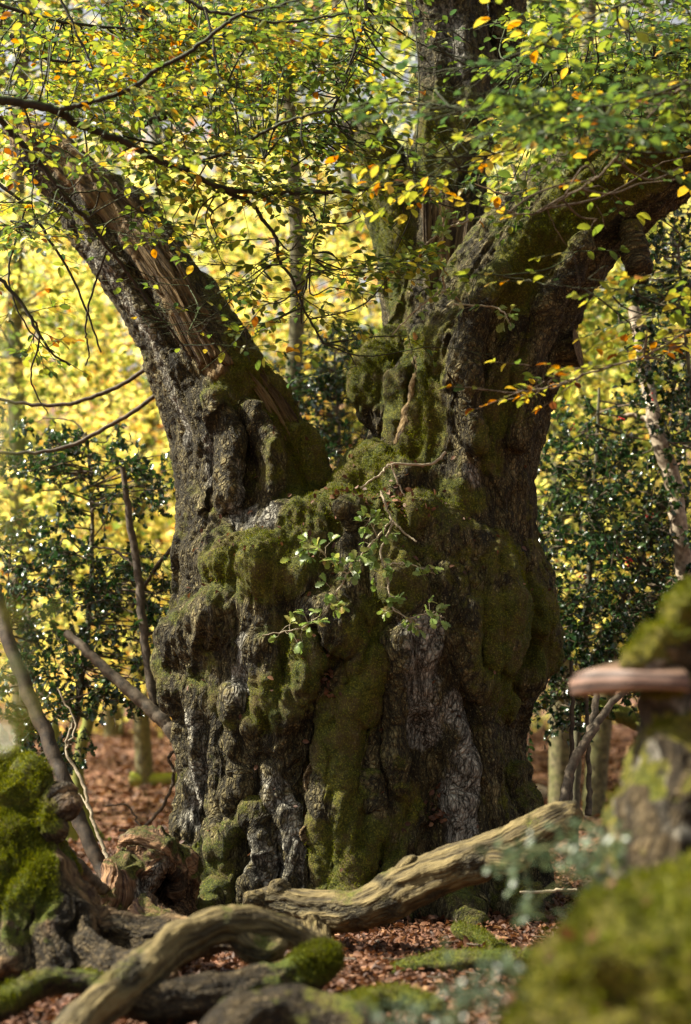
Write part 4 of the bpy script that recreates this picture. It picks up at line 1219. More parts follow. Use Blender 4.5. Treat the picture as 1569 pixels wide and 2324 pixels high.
for q, lb in (([(140, 2010, 11, 2), (230, 2000, 11.2, 3), (300, 1990, 11.4, 2)], 'thin fallen twig on the leaves behind the leaning grey stick'), ([(1180, 2025, 8.8, 3), (1260, 2022, 8.8, 4), (1310, 2020, 8.8, 3)], 'thin pale twig lying on the leaves beneath the raised branch end'), ([(1110, 2150, 7.9, 2), (1130, 2170, 7.7, 3), (1165, 2195, 7.5, 2)], 'short pale twig lying beside the short mossy stick'), ([(0, 2170, 7.0, 3), (60, 2165, 7.0, 4), (110, 2158, 7.0, 3)], 'short pale twig on the leaves at the mossy log foot')):
    stick('fallen_twig', lb, 'twig', q, M['twig_pale'], sides=6)

# sawn-off stub on the right limb (part of the oak)
def stub():
    V_, Q_, n_, g, lb = wood_body([[(1170, 822, 9.75, 40), (1235, 806, 9.68, 36), (1300, 792, 9.6, 34), (1380, 775, 9.5, 34)]], .010, rough=.012)
    a0 = P(1200, 815, 9.7); a1 = P(1312, 789, 9.58); ax = unit(a1 - a0)
    t = (V_ - a1) @ ax
    over = np.clip(t, 0, None)
    V_ = V_ - over[:, None] * ax
    z = np.zeros(len(V_))
    link('stub', mesh_np('stub', V_, Q_, M['oak'], True, {'moss': z + .2, 'lichen': z, 'wood': np.where(over > .01, .8, 0), 'grain': g}), oak, 'short sawn off branch stub')
def unit(v):
    return v / (np.linalg.norm(v) + 1e-9)
stub()

# small twigs scattered over the litter
def twig_litter():
    T = Tubes()
    for k in range(170):
        y = rng.uniform(5.6, 13); x = rng.uniform(-1, 1) * (y * .23 + .3); a = rng.random() * 6.283; L = rng.uniform(.06, .30)
        t = np.linspace(-.5, .5, 5)
        p = np.stack([x + t * L * math.cos(a), y + t * L * math.sin(a), np.zeros(5)], 1) + rng.normal(size=(5, 3)) * .008
        p[:, 2] = gh(p[:, 0], p[:, 1]) + .03 + rng.random() * .02
        T.add(p, np.linspace(.006, .003, 5) * rng.uniform(.6, 1.3), 5)
    link('twig_litter', T.build('twig_litter', M['bark_s']), None, 'small broken twigs scattered over the leaf litter', 'twigs', None, 'stuff')
twig_litter()

# ------------------------------------------------------------------ trees and hollies behind
M['bgbark'] = twig_material('background_bark', (.05, .045, .022), (.17, .15, .075), (.12, .14, .03))
TREEG = 'autumn trees behind the oak'
def bg_tree(px, D, rad, label, tint, n, crown, leaf=.13, lean=0.0, tj=.22, mat='far', name='beech_tree', trunkpx=None, voids=()):
    """crown: (px0, px1, py0, py1, depth half) region filled with layered sprays"""
    base = P(px, 1620, D); base[2] = float(gh(base[0], D)) - .05
    o = thing(name, base, label, 'tree', TREEG)
    top = P(px + lean, -60, D)
    pts = catmull(np.array([base, base + (top - base) * .03 + [0, 0, 0], base * .7 + top * .3 + [rng.normal() * .12, 0, 0], base * .4 + top * .6 + [rng.normal() * .18, 0, 0], top]), 24)
    rr = np.interp(np.linspace(0, 1, 24), [0, .04, .12, 1], [rad * 1.7, rad * 1.25, rad, rad * .55])
    T = Tubes(); T.add(pts, rr, 14)
    link('trunk', T.build('trunk', M['bgbark']), o)
    x0, x1, y0, y1, dh = crown
    L = Leaves()
    B = Tubes()
    m = int(n / 46)
    for k in range(m):
        for _ in range(8):
            cx = rng.uniform(x0, x1); cy_ = rng.uniform(y0, y1); Y = D + rng.uniform(-dh, dh)
            if pnoise(np.array([[cx / 130, cy_ / 95, Y * .7 + D]]))[0] > -.16 and not any((cx - vx) ** 2 + ((cy_ - vy) * 1.1) ** 2 < vr * vr for vx, vy, vr in voids):
                break
        c = P(cx, cy_, Y)
        if c[2] < gh(c[0], c[1]) + .25: continue
        nn = unit(UP + rng.normal(size=3) * .35)
        q = 46
        a = rng.random(q) * 6.283; r = np.sqrt(rng.random(q)) * rng.uniform(.4, .9) * (D / 17)
        e1 = unit(np.cross(nn, [1, .3, 0])); e2 = np.cross(nn, e1)
        p = c + (np.cos(a) * r)[:, None] * e1 + (np.sin(a) * r)[:, None] * e2 * .7 + rng.normal(size=(q, 1)) * .07 * nn
        d = np.cos(a)[:, None] * e1 + np.sin(a)[:, None] * e2 + rng.normal(size=(q, 3)) * .5
        L.add(p, d, nn + rng.normal(size=(q, 3)) * .5, leaf * rng.uniform(.6, 1.2, q) * D / 20, tint + rng.normal() * .20 + rng.normal(size=q) * tj)
        if k % 3 == 0:
            s0 = pts[np.argmin(np.abs(pts[:, 2] - max(c[2] + rng.uniform(-.6, .5), 2.6 + rng.random())))]
            mid = (s0 + c) / 2 + rng.normal(size=3) * .2 + [0, 0, .15]
            B.add(catmull(np.array([s0, mid, c, c + (c - mid) * .35]), 7), np.linspace(.020, .004, 7) * D / 18, 5)
    if B.V: link('branches', B.build('branches', M['bgbark']), o, kind='stuff')
    p, d, nn, s_, t = L.arr()
    link('crown', leaf_mesh('crown', DIAM, M[mat], p, d, nn, s_, t), o, kind='stuff')

SKYV = [(500, 290, 60), (735, 345, 55), (280, 150, 50)]
bg_tree(60, 17, .13, 'golden beech standing behind the leaning mossy log', .30, 8000, (-260, 330, 460, 1560, 1.3), voids=SKYV)
bg_tree(330, 20, .12, 'golden beech beyond the thin grey sapling', .44, 10000, (30, 620, 420, 1600, 1.6), voids=SKYV)
bg_tree(-120, 23, .2, 'yellow beech far behind the broken limb tip', .36, 8000, (-420, 260, -120, 1500, 2.2), voids=SKYV)
bg_tree(520, 24, .16, 'yellow green beech seen through the fork of the oak', .40, 10000, (300, 860, -60, 1300, 2.2), voids=SKYV)
bg_tree(760, 20, .10, 'green gold young beech behind the oak fork', .34, 6000, (600, 1020, 380, 1150, 1.5), voids=SKYV)
bg_tree(1268, 15, .125, 'beech with a smooth mossy trunk beside the berried holly', .32, 8000, (1080, 1480, 420, 1420, 1.2))
bg_tree(1345, 16.5, .13, 'beech with a twin dark trunk behind the leaning branch', .30, 8000, (1230, 1760, 300, 1400, 1.4))
bg_tree(1480, 23, .16, 'yellow green beech behind the flaky slim trunk', .40, 11000, (1180, 1850, 100, 1620, 2.2))
bg_tree(1020, 26, .2, 'green beech far behind the upright limb', .22, 9000, (800, 1400, -150, 900, 2.4), voids=SKYV)
bg_tree(260, 30, .2, 'golden beech far up the slope behind the loose holly', .55, 10000, (-300, 760, 300, 1640, 3.0), voids=SKYV)
bg_tree(1300, 30, .2, 'lime green beech far up the slope behind the berried holly', .30, 9000, (1000, 1900, 300, 1660, 3.0))
bg_tree(180, 36, .2, 'amber beech on the far slope beyond the hollow stump', .62, 8000, (-300, 700, 700, 1680, 3.0))

for px, D, lb, cr, ti, n in ((-60, 12.6, 'green beech crown added above the main bough to darken the top', (-200, 520, -260, 330, .8), .22, 4200), (640, 13.2, 'olive beech crown added high between the limbs to darken the top', (420, 1000, -260, 260, .8), .24, 3000), (1700, 12.8, 'dark green beech crown added high over the bent limb for shade', (1080, 1760, -260, 330, .8), .14, 5500)):  # crowns added high up to shade and darken the top of the view
    bg_tree(px, D, .10, lb, ti, n, cr, leaf=.125, mat='leaf', tj=.16)

for q, r, lb in (([(1150, 1800, 15.5), (1190, 1792, 15.5), (1240, 1790, 15.4)], .10, 'pale sunlit log lying just behind the oak by the mossy beech trunk'), ([(1150, 1765, 18), (1200, 1742, 18), (1235, 1735, 18)], .11, 'pale log lying farther up the slope than the sunlit one'), ([(300, 1820, 20), (370, 1790, 20), (430, 1775, 20)], .10, 'mossy fallen trunk on the sunlit slope beyond the hollow stump')):
    pts = np.array([P(*a) for a in q]); pts[:, 2] = gh(pts[:, 0], pts[:, 1]) + r * .8
    T = Tubes(); T.add(catmull(pts, 12, .01, 3), r * np.linspace(1.1, .8, 12), 12)
    link('fallen_log', T.build('fallen_log', M['bark_pale'] if 'pale' in lb else M['bark_moss']), None, lb, 'log')

# hollies
def holly(label, stems, blobs, n, leaf=.05, single=290, tint=.35, berries=(), group='holly bushes round the oak'):
    p0 = P(*stems[0][0][:3])
    p0[2] = float(gh(p0[0], p0[1]))
    o = thing('holly_bush', p0, label, 'bush', group)
    for rows in stems:
        T = Tubes(); p, r = PP(rows)
        c = catmull(np.concatenate([p, r[:, None]], 1), 6 * len(rows), .006, 1)
        T.add(c[:, :3], np.maximum(c[:, 3], .003), 8)
        link('stem', T.build('stem', M['stem']), o)
    sp = np.concatenate([catmull(PP(r)[0], 30) for r in stems])
    L = Leaves(); B = Tubes()
    tot = sum(b[5] for b in blobs)
    for (cx, cy_, rx, ry, (Y0, Y1), w) in blobs:
        m = int(n * w / tot / 11)
        for _ in range(m):
            for _t in range(6):
                a = rng.random() * 6.283; r = math.sqrt(rng.random())
                x = cx + rx * r * math.cos(a); y = cy_ + ry * r * math.sin(a); Y = rng.uniform(Y0, Y1)
                if pnoise(np.array([[x / 60, y / 45, Y * 2.5]]))[0] > -.06: break
            c = P(x, y, Y)
            d = unit(rng.normal(size=3) + np.array([0, 0, -.15]))
            ln = rng.uniform(.12, .26)
            pts = c + np.linspace(0, 1, 5)[:, None] * d * ln + rng.normal(size=(5, 3)) * .008
            B.add(pts, np.linspace(.004, .002, 5), 4)
            if rng.random() < .25:
                s0 = sp[np.argmin(np.linalg.norm(sp - c, axis=1))]
                if np.linalg.norm(s0 - c) < 1.1:
                    B.add(catmull(np.array([s0, (s0 + c) / 2 + rng.normal(size=3) * .06, c]), 7), np.linspace(.008, .004, 7), 5)
            q = 11
            t = rng.random(q)
            pp = c + t[:, None] * d * ln
            dd = rng.normal(size=(q, 3)) * .8 + d * .5
            nn = rng.normal(size=(q, 3)) * .7 + UP * .8
            L.add(pp, dd, nn, leaf * rng.uniform(.6, 1.2, q), np.clip(tint + rng.normal(size=q) * .25, 0, .95) + (rng.random(q) < .03) * .6)
    link('twigs', B.build('twigs', M['twig']), o, kind='stuff')
    dress(o, L, HOLLY, M['holly'], single)
    for (x, y, Y) in berries:
        c = P(x, y, Y)
        Vb = []; Fb = []
        for k in range(7):
            cc = c + rng.normal(size=3) * .014; b0 = len(Vb); r = .0065
            for lat in (-1, -.5, .2, .8, 1):
                z = lat * r; q = r * math.sqrt(max(0, 1 - lat * lat)) + 1e-4
                for a in range(6): Vb.append(cc + np.array([q * math.cos(a * 1.047), q * math.sin(a * 1.047), z]))
            for i in range(4):
                for a in range(6): Fb.append((b0 + i * 6 + a, b0 + i * 6 + (a + 1) % 6, b0 + i * 6 + 6 + (a + 1) % 6, b0 + i * 6 + 6 + a))
        link('berry_cluster', mesh_np('berry_cluster', np.array(Vb), np.array(Fb), M['berry']), o)
t_ = NT('holly_berry'); b_ = t_.n('BsdfPrincipled', i_Roughness=.25); b_.inputs['Base Color'].default_value = (.45, .02, .015, 1); M['berry'] = t_.out(b_.outputs[0])
holly('dark green spiny holly with loose twigs around the thin grey sapling', [[(120, 1980, 11.2, 12), (150, 1750, 11.2, 10), (190, 1500, 11.2, 8), (210, 1250, 11.2, 5), (200, 1000, 11.2, 3)], [(150, 1750, 11.2, 8), (60, 1600, 11, 6), (20, 1400, 11, 4)]],
      [(180, 1340, 240, 110, (10.6, 11.5), 3.6), (230, 1080, 170, 90, (10.6, 11.5), 1.8), (60, 1010, 120, 70, (10.8, 11.6), .8), (110, 1560, 150, 120, (10.5, 11.3), 2.6), (330, 1400, 110, 120, (10.6, 11.4), 1.1), (60, 1250, 110, 90, (10.6, 11.4), 1.0), (370, 1090, 60, 60, (10.8, 11.4), .3), (330, 1560, 80, 70, (10.6, 11.2), .5), (90, 1720, 100, 60, (10.6, 11.3), .6)], 6600)
holly('dense glossy dark holly with red berries between the oak and the fungus stump', [[(1300, 1960, 11.4, 13), (1310, 1700, 11.4, 11), (1330, 1400, 11.4, 8), (1350, 1100, 11.4, 5), (1360, 880, 11.4, 3)], [(1320, 1560, 11.4, 8), (1420, 1350, 11.2, 6), (1500, 1150, 11.2, 4)], [(1310, 1650, 11.4, 6), (1240, 1450, 11.3, 5), (1210, 1250, 11.3, 3)]],
      [(1370, 1310, 210, 130, (10.5, 11.8), 4.2), (1360, 1480, 180, 110, (10.5, 11.6), 3.2), (1300, 1110, 110, 120, (10.8, 11.8), 1.5), (1450, 1150, 130, 130, (10.7, 11.7), 1.9), (1420, 980, 160, 100, (10.8, 11.8), 1.5), (1530, 1300, 80, 200, (10.6, 11.6), 1.4), (1265, 1620, 70, 50, (10.6, 11.3), .6)], 9500, berries=[(1478, 905, 10.9), (1412, 950, 10.8), (1475, 1170, 10.8), (1325, 1310, 10.5), (1430, 1275, 10.6), (1300, 970, 10.8)])
holly('holly behind the fork of the oak', [[(760, 1500, 12.4, 9), (770, 1200, 12.4, 7), (770, 1000, 12.4, 5), (760, 800, 12.4, 3)]],
      [(750, 940, 110, 120, (11.8, 12.8), 3), (800, 820, 110, 70, (11.8, 12.8), 1.2), (690, 880, 60, 60, (11.8, 12.8), .6)], 2600, single=200)
holly('sparse holly hanging behind the bent thick limb', [[(1640, 1700, 10.6, 12), (1600, 1200, 10.6, 8), (1560, 800, 10.6, 5), (1540, 560, 10.6, 3)]],
      [(1530, 600, 90, 130, (10.2, 11), 1.5), (1500, 760, 100, 120, (10.4, 11.2), 1.2), (1560, 960, 70, 140, (10.2, 11), 1.0)], 2200, single=200)

# ------------------------------------------------------------------ beech boughs over and before the oak
BG = 'beech boughs hanging in front of the oak'
CLEAR = [(1300, 520, 90, .65), (1420, 440, 80, .5), (190, 470, 80, .55), (110, 365, 60, .5), (1025, 150, 120, .85), (1010, 320, 80, .6), (620, 560, 130, .35), (760, 640, 120, .35), (330, 690, 150, .85), (420, 800, 120, .9), (270, 590, 110, .6), (1130, 640, 130, .8), (1150, 760, 130, .8), (1110, 950, 170, .9), (980, 950, 150, .95), (560, 980, 160, .97), (760, 980, 130, .8), (1240, 560, 80, .5)]
def thin(L, keep):
    p, d, n, s_, t = L.arr()
    x, y, _ = project(p)
    k = np.full(len(p), keep)
    for cx, cy_, r, w in CLEAR:
        k = k * (1 - w * np.clip(1.6 - np.hypot(x - cx, y - cy_) / r, 0, 1))
    m = rng.random(len(p)) < k
    L.p, L.d, L.n, L.s, L.t = [p[m]], [d[m]], [n[m]], [s_[m]], [t[m]]
def hidden(q):
    x, y, _ = project(np.atleast_2d(q))
    return any(rng.random() < w * .8 * np.clip(1.4 - math.hypot(x[0] - cx, y[0] - cy_) / r, 0, 1) for cx, cy_, r, w in CLEAR)
def bough(label, lines, leafsize, tint, sprays, tj=.16, wood='twig_dark', single=290, mat='leaf', tpls=BEECH, tilt=.28, keep=.95, name='beech_bough', group=BG, depth=1, wig=.006, density=.82, clear=True):
    """lines: rows (px,py,Y,r px); sprays: list of (line index, t0, t1, count, length)
       or ('at', px, py, Y, spread px, count, length)"""
    p0 = P(*lines[0][0][:3])
    o = thing(name, p0, label, 'branch', group)
    W = Tubes(); cs = []
    for i, rows in enumerate(lines):
        p, r = PP(rows)
        n = 7 * len(rows)
        c = catmull(np.concatenate([p, r[:, None]], 1), n, wig * .5, i + 3)
        cs.append(c[:, :3])
        W.add(c[:, :3], np.maximum(c[:, 3], .0018), 8)
    link('branch', W.build('branch', M[wood]), o)
    T = Tubes(); L = Leaves()
    allp = np.concatenate(cs)
    for s_ in sprays:
        if s_[0] == 'at':
            _, px, py, Y, spd, cnt, ln = s_
            for _k in range(cnt):
                q = P(px + rng.normal() * spd, py + rng.normal() * spd * .45, Y + rng.normal() * .35)
                if clear and hidden(q): continue
                j = np.argmin(np.linalg.norm(allp - q, axis=1))
                d = q - allp[j]
                if np.linalg.norm(d) > .12:
                    c = catmull(np.array([allp[j], (allp[j] + q) / 2 + rng.normal(size=3) * .05, q]), 8)
                    T.add(c, np.linspace(.006, .0032, 8), 5)
                spray(T, L, q, unit(d + rng.normal(size=3) * np.array([.8, .8, .2])), ln * rng.uniform(.6, 1.3), leafsize, tint + rng.normal() * .08, tj, .0032, depth, tilt, .75, keep)
        else:
            i, t0, t1, cnt, ln = s_
            c = cs[i]
            for _k in range(cnt):
                j = int(rng.uniform(t0, t1) * (len(c) - 2))
                if clear and hidden(c[j]): continue
                dd = unit(c[j + 1] - c[j])
                sd_ = unit(np.cross(dd, UP)) * rng.choice([-1, 1])
                spray(T, L, c[j], unit(dd * .6 + sd_ * .7 + rng.normal(size=3) * .25), ln * rng.uniform(.6, 1.3), leafsize, tint + rng.normal() * .08, tj, .0034, depth, tilt, .75, keep)
    link('twigs', T.build('twigs', M['twig_dark' if wood == 'twig_dark' else wood]), o, kind='stuff')
    if clear: thin(L, density)
    dress(o, L, tpls, M[mat], single)
    return o

def h(rows, Y, r0, r1, ox=0, oy=0):
    """detail coordinates (half scale) -> rows with depth and tapering radius"""
    n = len(rows)
    Y = Y if isinstance(Y, tuple) else (Y, Y)
    return [(ox + q[0] / 2, oy + q[1] / 2, Y[0] + (Y[1] - Y[0]) * i / (n - 1), r0 + (r1 - r0) * i / (n - 1)) for i, q in enumerate(rows)]

A_ = h([(-60, 450), (0, 455), (150, 475), (270, 505), (330, 550), (450, 600), (560, 640), (650, 690), (740, 740), (830, 770), (1000, 850), (1200, 875), (1420, 872), (1569, 868), (1740, 845), (1900, 820)], (7.6, 8.3), 12.5, 4)
A1 = h([(275, 500), (400, 465), (520, 430), (630, 380), (720, 310), (820, 260), (920, 190), (1000, 130), (1090, 70), (1280, 20), (1480, -40)], (7.7, 7.3), 7, 3.5)
A2 = h([(560, 620), (700, 650), (830, 690), (1000, 700), (1200, 720)], (7.9, 8.3), 3.5, 2)
A3 = h([(830, 770), (950, 720), (1070, 680), (1180, 610), (1300, 550), (1430, 515), (1569, 490), (1760, 465), (1960, 478), (2100, 478)], (8.0, 7.2), 5, 2.5)
A4 = h([(1010, 860), (1150, 930), (1190, 990), (1255, 1080), (1265, 1170), (1330, 1270), (1370, 1380), (1400, 1440), (1470, 1560)], (8.1, 8.4), 5.5, 2.5)
A5 = h([(1430, 885), (1405, 940), (1440, 1010), (1420, 1140), (1385, 1310), (1365, 1390)], (8.3, 8.5), 3, 1.5)
A6 = h([(630, 385), (720, 470), (830, 610), (835, 760)], (7.5, 7.8), 2, 1.5)
A7 = h([(1250, 1180), (1130, 1290), (980, 1420), (860, 1500)], (8.4, 8.6), 2, 1.2)
bough('dark mossy main bough sweeping across above the broken limb', [A_, A1, A2, A3, A4, A5, A6, A7], .056, .29,
      [(0, .05, .95, 16, .55), (1, .1, .9, 12, .5), (2, .1, 1, 6, .5), (3, .1, .9, 9, .5), (4, .15, 1, 9, .45), (5, .2, 1, 5, .4), (6, .2, 1, 4, .4), (7, .2, 1, 7, .45),
       ('at', 640, 620, 8.5, 110, 9, .5), ('at', 700, 740, 8.5, 120, 9, .5), ('at', 520, 560, 8.5, 90, 4, .5), ('at', 900, 520, 8.5, 80, 5, .5), ('at', 830, 640, 8.7, 60, 7, .5), ('at', 560, 500, 8.6, 130, 10, .5), ('at', 250, 160, 8.3, 170, 18, .5), ('at', 600, 200, 8.4, 170, 20, .5), ('at', 120, 330, 7.9, 90, 6, .5)], .17)
B_ = h([(-40, 490), (0, 545), (80, 630), (150, 710), (230, 800), (330, 930), (400, 1000), (480, 1110), (550, 1200), (610, 1280), (700, 1400), (800, 1530), (870, 1640)], (7.7, 8.5), 8, 2.6)
B1 = h([(485, 1140), (440, 1260), (400, 1400), (390, 1500), (405, 1600), (390, 1660)], (8.3, 8.6), 3, 1.5)
B2 = h([(160, 720), (150, 850), (150, 950), (165, 1030)], (8, 8.1), 2, 1.2)
B3 = h([(300, 880), (480, 870), (600, 940), (700, 1000), (820, 1060)], (8.2, 8.5), 2, 1.2)
bough('slender dark bough slanting down in front of the broken leaning limb', [B_, B1, B2, B3], .060, .30,
      [(0, .15, .95, 12, .5), (3, .2, 1, 7, .4), (2, .3, 1, 3, .35), ('at', 130, 440, 8.2, 80, 9, .5), ('at', 240, 490, 8.3, 70, 8, .5), ('at', 330, 735, 8.4, 50, 5, .4), ('at', 430, 740, 8.4, 50, 6, .4), ('at', 60, 520, 8.3, 60, 6, .5)], .18)
# right side
R1 = h([(1480, -60), (1330, 0), (1150, 60), (1000, 140), (880, 205), (720, 265), (560, 295), (400, 325), (200, 330)], (6.6, 7.2), 3.2, 1.4, 784)
bough('thin arching twig with big yellow leaves crossing before the upright limb', [R1], .072, .44, [(0, .1, 1, 13, .38), ('at', 1010, 40, 6.6, 50, 3, .3), ('at', 1380, 60, 6.8, 90, 6, .5)], .16, depth=0)
R2 = h([(1700, 250), (1569, 370), (1430, 480), (1330, 590), (1250, 690), (1170, 780), (1090, 840), (1010, 890), (930, 940), (850, 972), (740, 965)], (6.4, 7.4), 4.0, 1.5, 784)
bough('grey twig curving down over the bent thick limb with yellow leaves', [R2], .072, .42, [(0, .1, 1, 18, .36), ('at', 1480, 420, 7.0, 60, 5, .35), ('at', 1330, 470, 7.2, 80, 5, .35)], .17, wood='twig', depth=0)
R4 = h([(150, 825), (300, 830), (420, 800), (560, 745), (700, 690), (850, 660), (1000, 676), (1300, 690), (1600, 690)][::-1], (6.6, 7.6), 3.2, 1.5, 784)
bough('level twig with glowing yellow leaves across the bent limb', [R4], .072, .46, [(0, .05, 1, 20, .42), ('at', 970, 340, 7.4, 70, 7, .4), ('at', 1100, 330, 7.3, 60, 5, .4)], .15, depth=0)
R6 = h([(1640, 1225), (1569, 1250), (1400, 1290), (1250, 1310), (1050, 1305), (900, 1285), (760, 1260), (640, 1235)], (6.8, 7.6), 2.6, 1.3, 784)
bough('fine twig with scattered leaves over the middle of the bent thick limb', [R6], .072, .40, [(0, .05, 1, 9, .28), ('at', 1480, 680, 7.4, 70, 7, .4), ('at', 1310, 575, 7.4, 16, 2, .22)], .18, depth=0, clear=False)
R7 = [(1620, 715, 7.0, 3.2), (1569, 747, 7.05, 3), (1466, 808, 7.15, 2.8), (1350, 841, 7.25, 2.6), (1295, 863, 7.3, 2.4), (1234, 880, 7.35, 2.2), (1168, 890, 7.4, 2), (1079, 882, 7.5, 1.4)]
bough('lowest curving twig with orange and yellow leaves across the bent limb', [R7], .066, .52, [(0, .1, 1, 14, .24), ('at', 1250, 845, 7.35, 40, 4, .22), ('at', 1480, 760, 7.3, 60, 6, .35)], .2, wood='twig', depth=0, clear=False)
R8 = [(1700, 120, 6.2, 4), (1560, 190, 6.3, 3.4), (1400, 235, 6.4, 3), (1250, 255, 6.5, 2.4), (1100, 250, 6.6, 2), (950, 240, 6.7, 1.6)]
bough('soft focus blue green leafy bough high before the oak', [R8], .058, .10, [(0, .05, 1, 16, .42), ('at', 1230, 230, 6.5, 120, 12, .4), ('at', 1330, 280, 6.4, 80, 6, .4)], .10, mat='leaf', depth=1)
R9 = [(1750, 20, 8.4, 5), (1600, 90, 8.4, 5), (1450, 140, 8.5, 4), (1300, 160, 8.6, 3), (1180, 150, 8.7, 2)]
bough('dense green leafy bough in the canopy over the bent limb', [R9], .056, .15, [(0, .0, 1, 20, .6), ('at', 1350, 110, 8.6, 150, 34, .6), ('at', 1450, 260, 8.6, 110, 18, .55), ('at', 1220, 320, 8.7, 110, 12, .5), ('at', 1500, 60, 8.4, 80, 10, .5)], .18)
R10 = [(800, -80, 8.8, 5), (830, 20, 8.8, 4.5), (800, 130, 8.8, 3.5), (760, 240, 8.8, 2.5), (730, 330, 8.8, 2)]
bough('mixed green and brown leafy bough hanging over the mossy snag', [R10], .056, .23, [(0, .0, 1, 12, .5), ('at', 780, 80, 9.0, 120, 24, .5), ('at', 700, 230, 9.0, 130, 22, .5), ('at', 880, 160, 8.9, 70, 8, .5), ('at', 820, 330, 9.0, 90, 8, .5)], .22)
R11 = [(-120, -40, 8.6, 6), (60, 30, 8.6, 5), (220, 60, 8.7, 4), (400, 70, 8.8, 3), (560, 90, 8.9, 2)]
bough('brownish thin leaved bough along the top above the main bough', [R11], .056, .33, [(0, .0, 1, 16, .5), ('at', 180, 60, 8.9, 180, 32, .5), ('at', 480, 60, 9.0, 150, 24, .5), ('at', 80, 190, 8.6, 90, 8, .5)], .22)
R12 = [(-60, 380, 9.2, 5), (60, 470, 9.2, 4), (170, 640, 9.3, 3), (230, 800, 9.4, 2)]
bough('bare fine twigs with a few leaves hanging beside the broken limb', [R12, [(60, 470, 9.2, 2.5), (20, 620, 9.2, 2.5), (60, 740, 9.2, 2), (140, 820, 9.3, 1.5)]], .065, .35, [(0, .2, 1, 5, .3), (1, .2, 1, 4, .3)], .2)
bough('forked dark twig with few leaves over the bare curved branches', [[(-30, 600, 9.0, 5), (50, 690, 9.0, 4), (110, 790, 9.0, 3), (160, 830, 9.1, 2)], [(50, 690, 9.0, 3), (90, 760, 9.1, 2.5), (70, 860, 9.2, 2), (110, 940, 9.2, 1.2)]], .065, .4, [(0, .3, 1, 3, .3), (1, .3, 1, 3, .25)], .2)
stick('bare_branch', 'upper of two bare curved branches reaching out from the oak', 'branch', [(-20, 905, 10.2, 3.5), (120, 920, 10.2, 4.5), (240, 890, 10.2, 5), (345, 830, 10.2, 5.5)], M['bark_s'])
stick('bare_branch', 'lower of two bare curved branches reaching out from the oak', 'branch', [(-20, 1030, 10.3, 3.5), (130, 1020, 10.3, 4.5), (260, 960, 10.3, 5), (365, 890, 10.3, 5.5)], M['bark_s'])
stick('bare_branch', 'thin grey branch rising through the loose holly towards the oak waist', 'branch', [(300, 1380, 10.9, 4), (360, 1280, 10.8, 5), (430, 1200, 10.6, 5), (470, 1170, 10.4, 5)], M['bark_s'])

for rows, lb in ((h([(270, -20), (370, 190), (430, 330), (480, 560), (470, 700)], 8.0, 3.5, 1.5), 'thin dark twig drooping through the main bough above the broken limb'),
                 (h([(600, -20), (690, 105), (780, 165), (920, 195), (1100, 200)], 9.4, 13, 6), 'thick dim crooked branch high behind the main bough'),
                 (h([(560, 620), (700, 540), (850, 500), (960, 455), (1070, 365)], 9.6, 7, 11), 'mossy dead branch piece hanging between main bough and mossy snag'),
                 (h([(50, 160), (130, 235), (250, 275), (380, 280)], 8.8, 7, 2.5), 'short dark branch over the forked end of the main bough'),
                 (h([(930, 30), (970, 200), (990, 330), (1040, 440), (1080, 520), (1160, 600)], 7.6, 3.2, 1.4), 'dark twig drooping from the arching fork of the main bough'),
                 (h([(840, -10), (950, 50), (1100, 72), (1250, 105), (1440, 80), (1569, 60)], 7.8, 5, 2.5), 'dark arching twig along the top of the canopy'),
                 (h([(1200, 20), (1050, 340), (980, 420), (930, 560), (700, 800)], 8.8, 2.5, 1.5), 'long thin slanting twig crossing behind the main bough')):
    stick('bare_branch', lb, 'branch', rows, M['twig_dark'])

# oak shoots with lobed leaves growing from the trunk (parts of the oak)
def shoot(lines, leaf, sprays, label):
    W = Tubes(); cs = []
    for i, rows in enumerate(lines):
        p, r = PP(rows); n = 6 * len(rows)
        c = catmull(np.concatenate([p, r[:, None]], 1), n, .003, i)
        cs.append(c[:, :3]); W.add(c[:, :3], np.maximum(c[:, 3], .0014), 7)
    L = Leaves()
    for (i, t0, t1, cnt) in sprays:
        c = cs[i]
        for k in range(cnt):
            j = int(rng.uniform(t0, t1) * (len(c) - 2))
            dd = unit(c[j + 1] - c[j]); a = rng.normal(size=3); a[1] -= .4
            q = c[j] + unit(a) * rng.uniform(.02, .09)
            W.add(np.array([c[j], (c[j] + q) / 2 + rng.normal(size=3) * .008, q]), [.0016, .0013, .001], 4)
            for _ in range(rng.integers(2, 5)):
                L.add(q, unit(dd * .5 + a * .5 + rng.normal(size=3) * .7), unit(UP + np.array([0, -.5, 0]) + rng.normal(size=3) * .5), leaf * rng.uniform(.6, 1.15), rng.beta(2, 3) + .05)
    o = link('shoot', W.build('shoot', M['twig_pale']), oak, label)
    p, d, n, s_, t = L.arr()
    X, D, Z = frames(d, n)
    sub = o
    pl = Vector(oak.location)
    for i in range(len(p)):
        b = int(round(min(1, t[i]) * (NB - 1))); k = i % 2
        key = ('oakl', k, b)
        if key not in _lc:
            tv, tf = OAKL[k]
            _lc[key] = mesh_np('leaf', tv, tf, M['oakleaf'], True, {'tint': np.full(len(tv), b / (NB - 1))})
        q = bpy.data.objects.new('leaf', _lc[key]); col.objects.link(q); q.parent = o
        z = s_[i]
        q.matrix_basis = Matrix(((X[i, 0] * z, D[i, 0] * z, Z[i, 0] * z, p[i, 0]), (X[i, 1] * z, D[i, 1] * z, Z[i, 1] * z, p[i, 1]), (X[i, 2] * z, D[i, 2] * z, Z[i, 2] * z, p[i, 2]), (0, 0, 0, 1)))
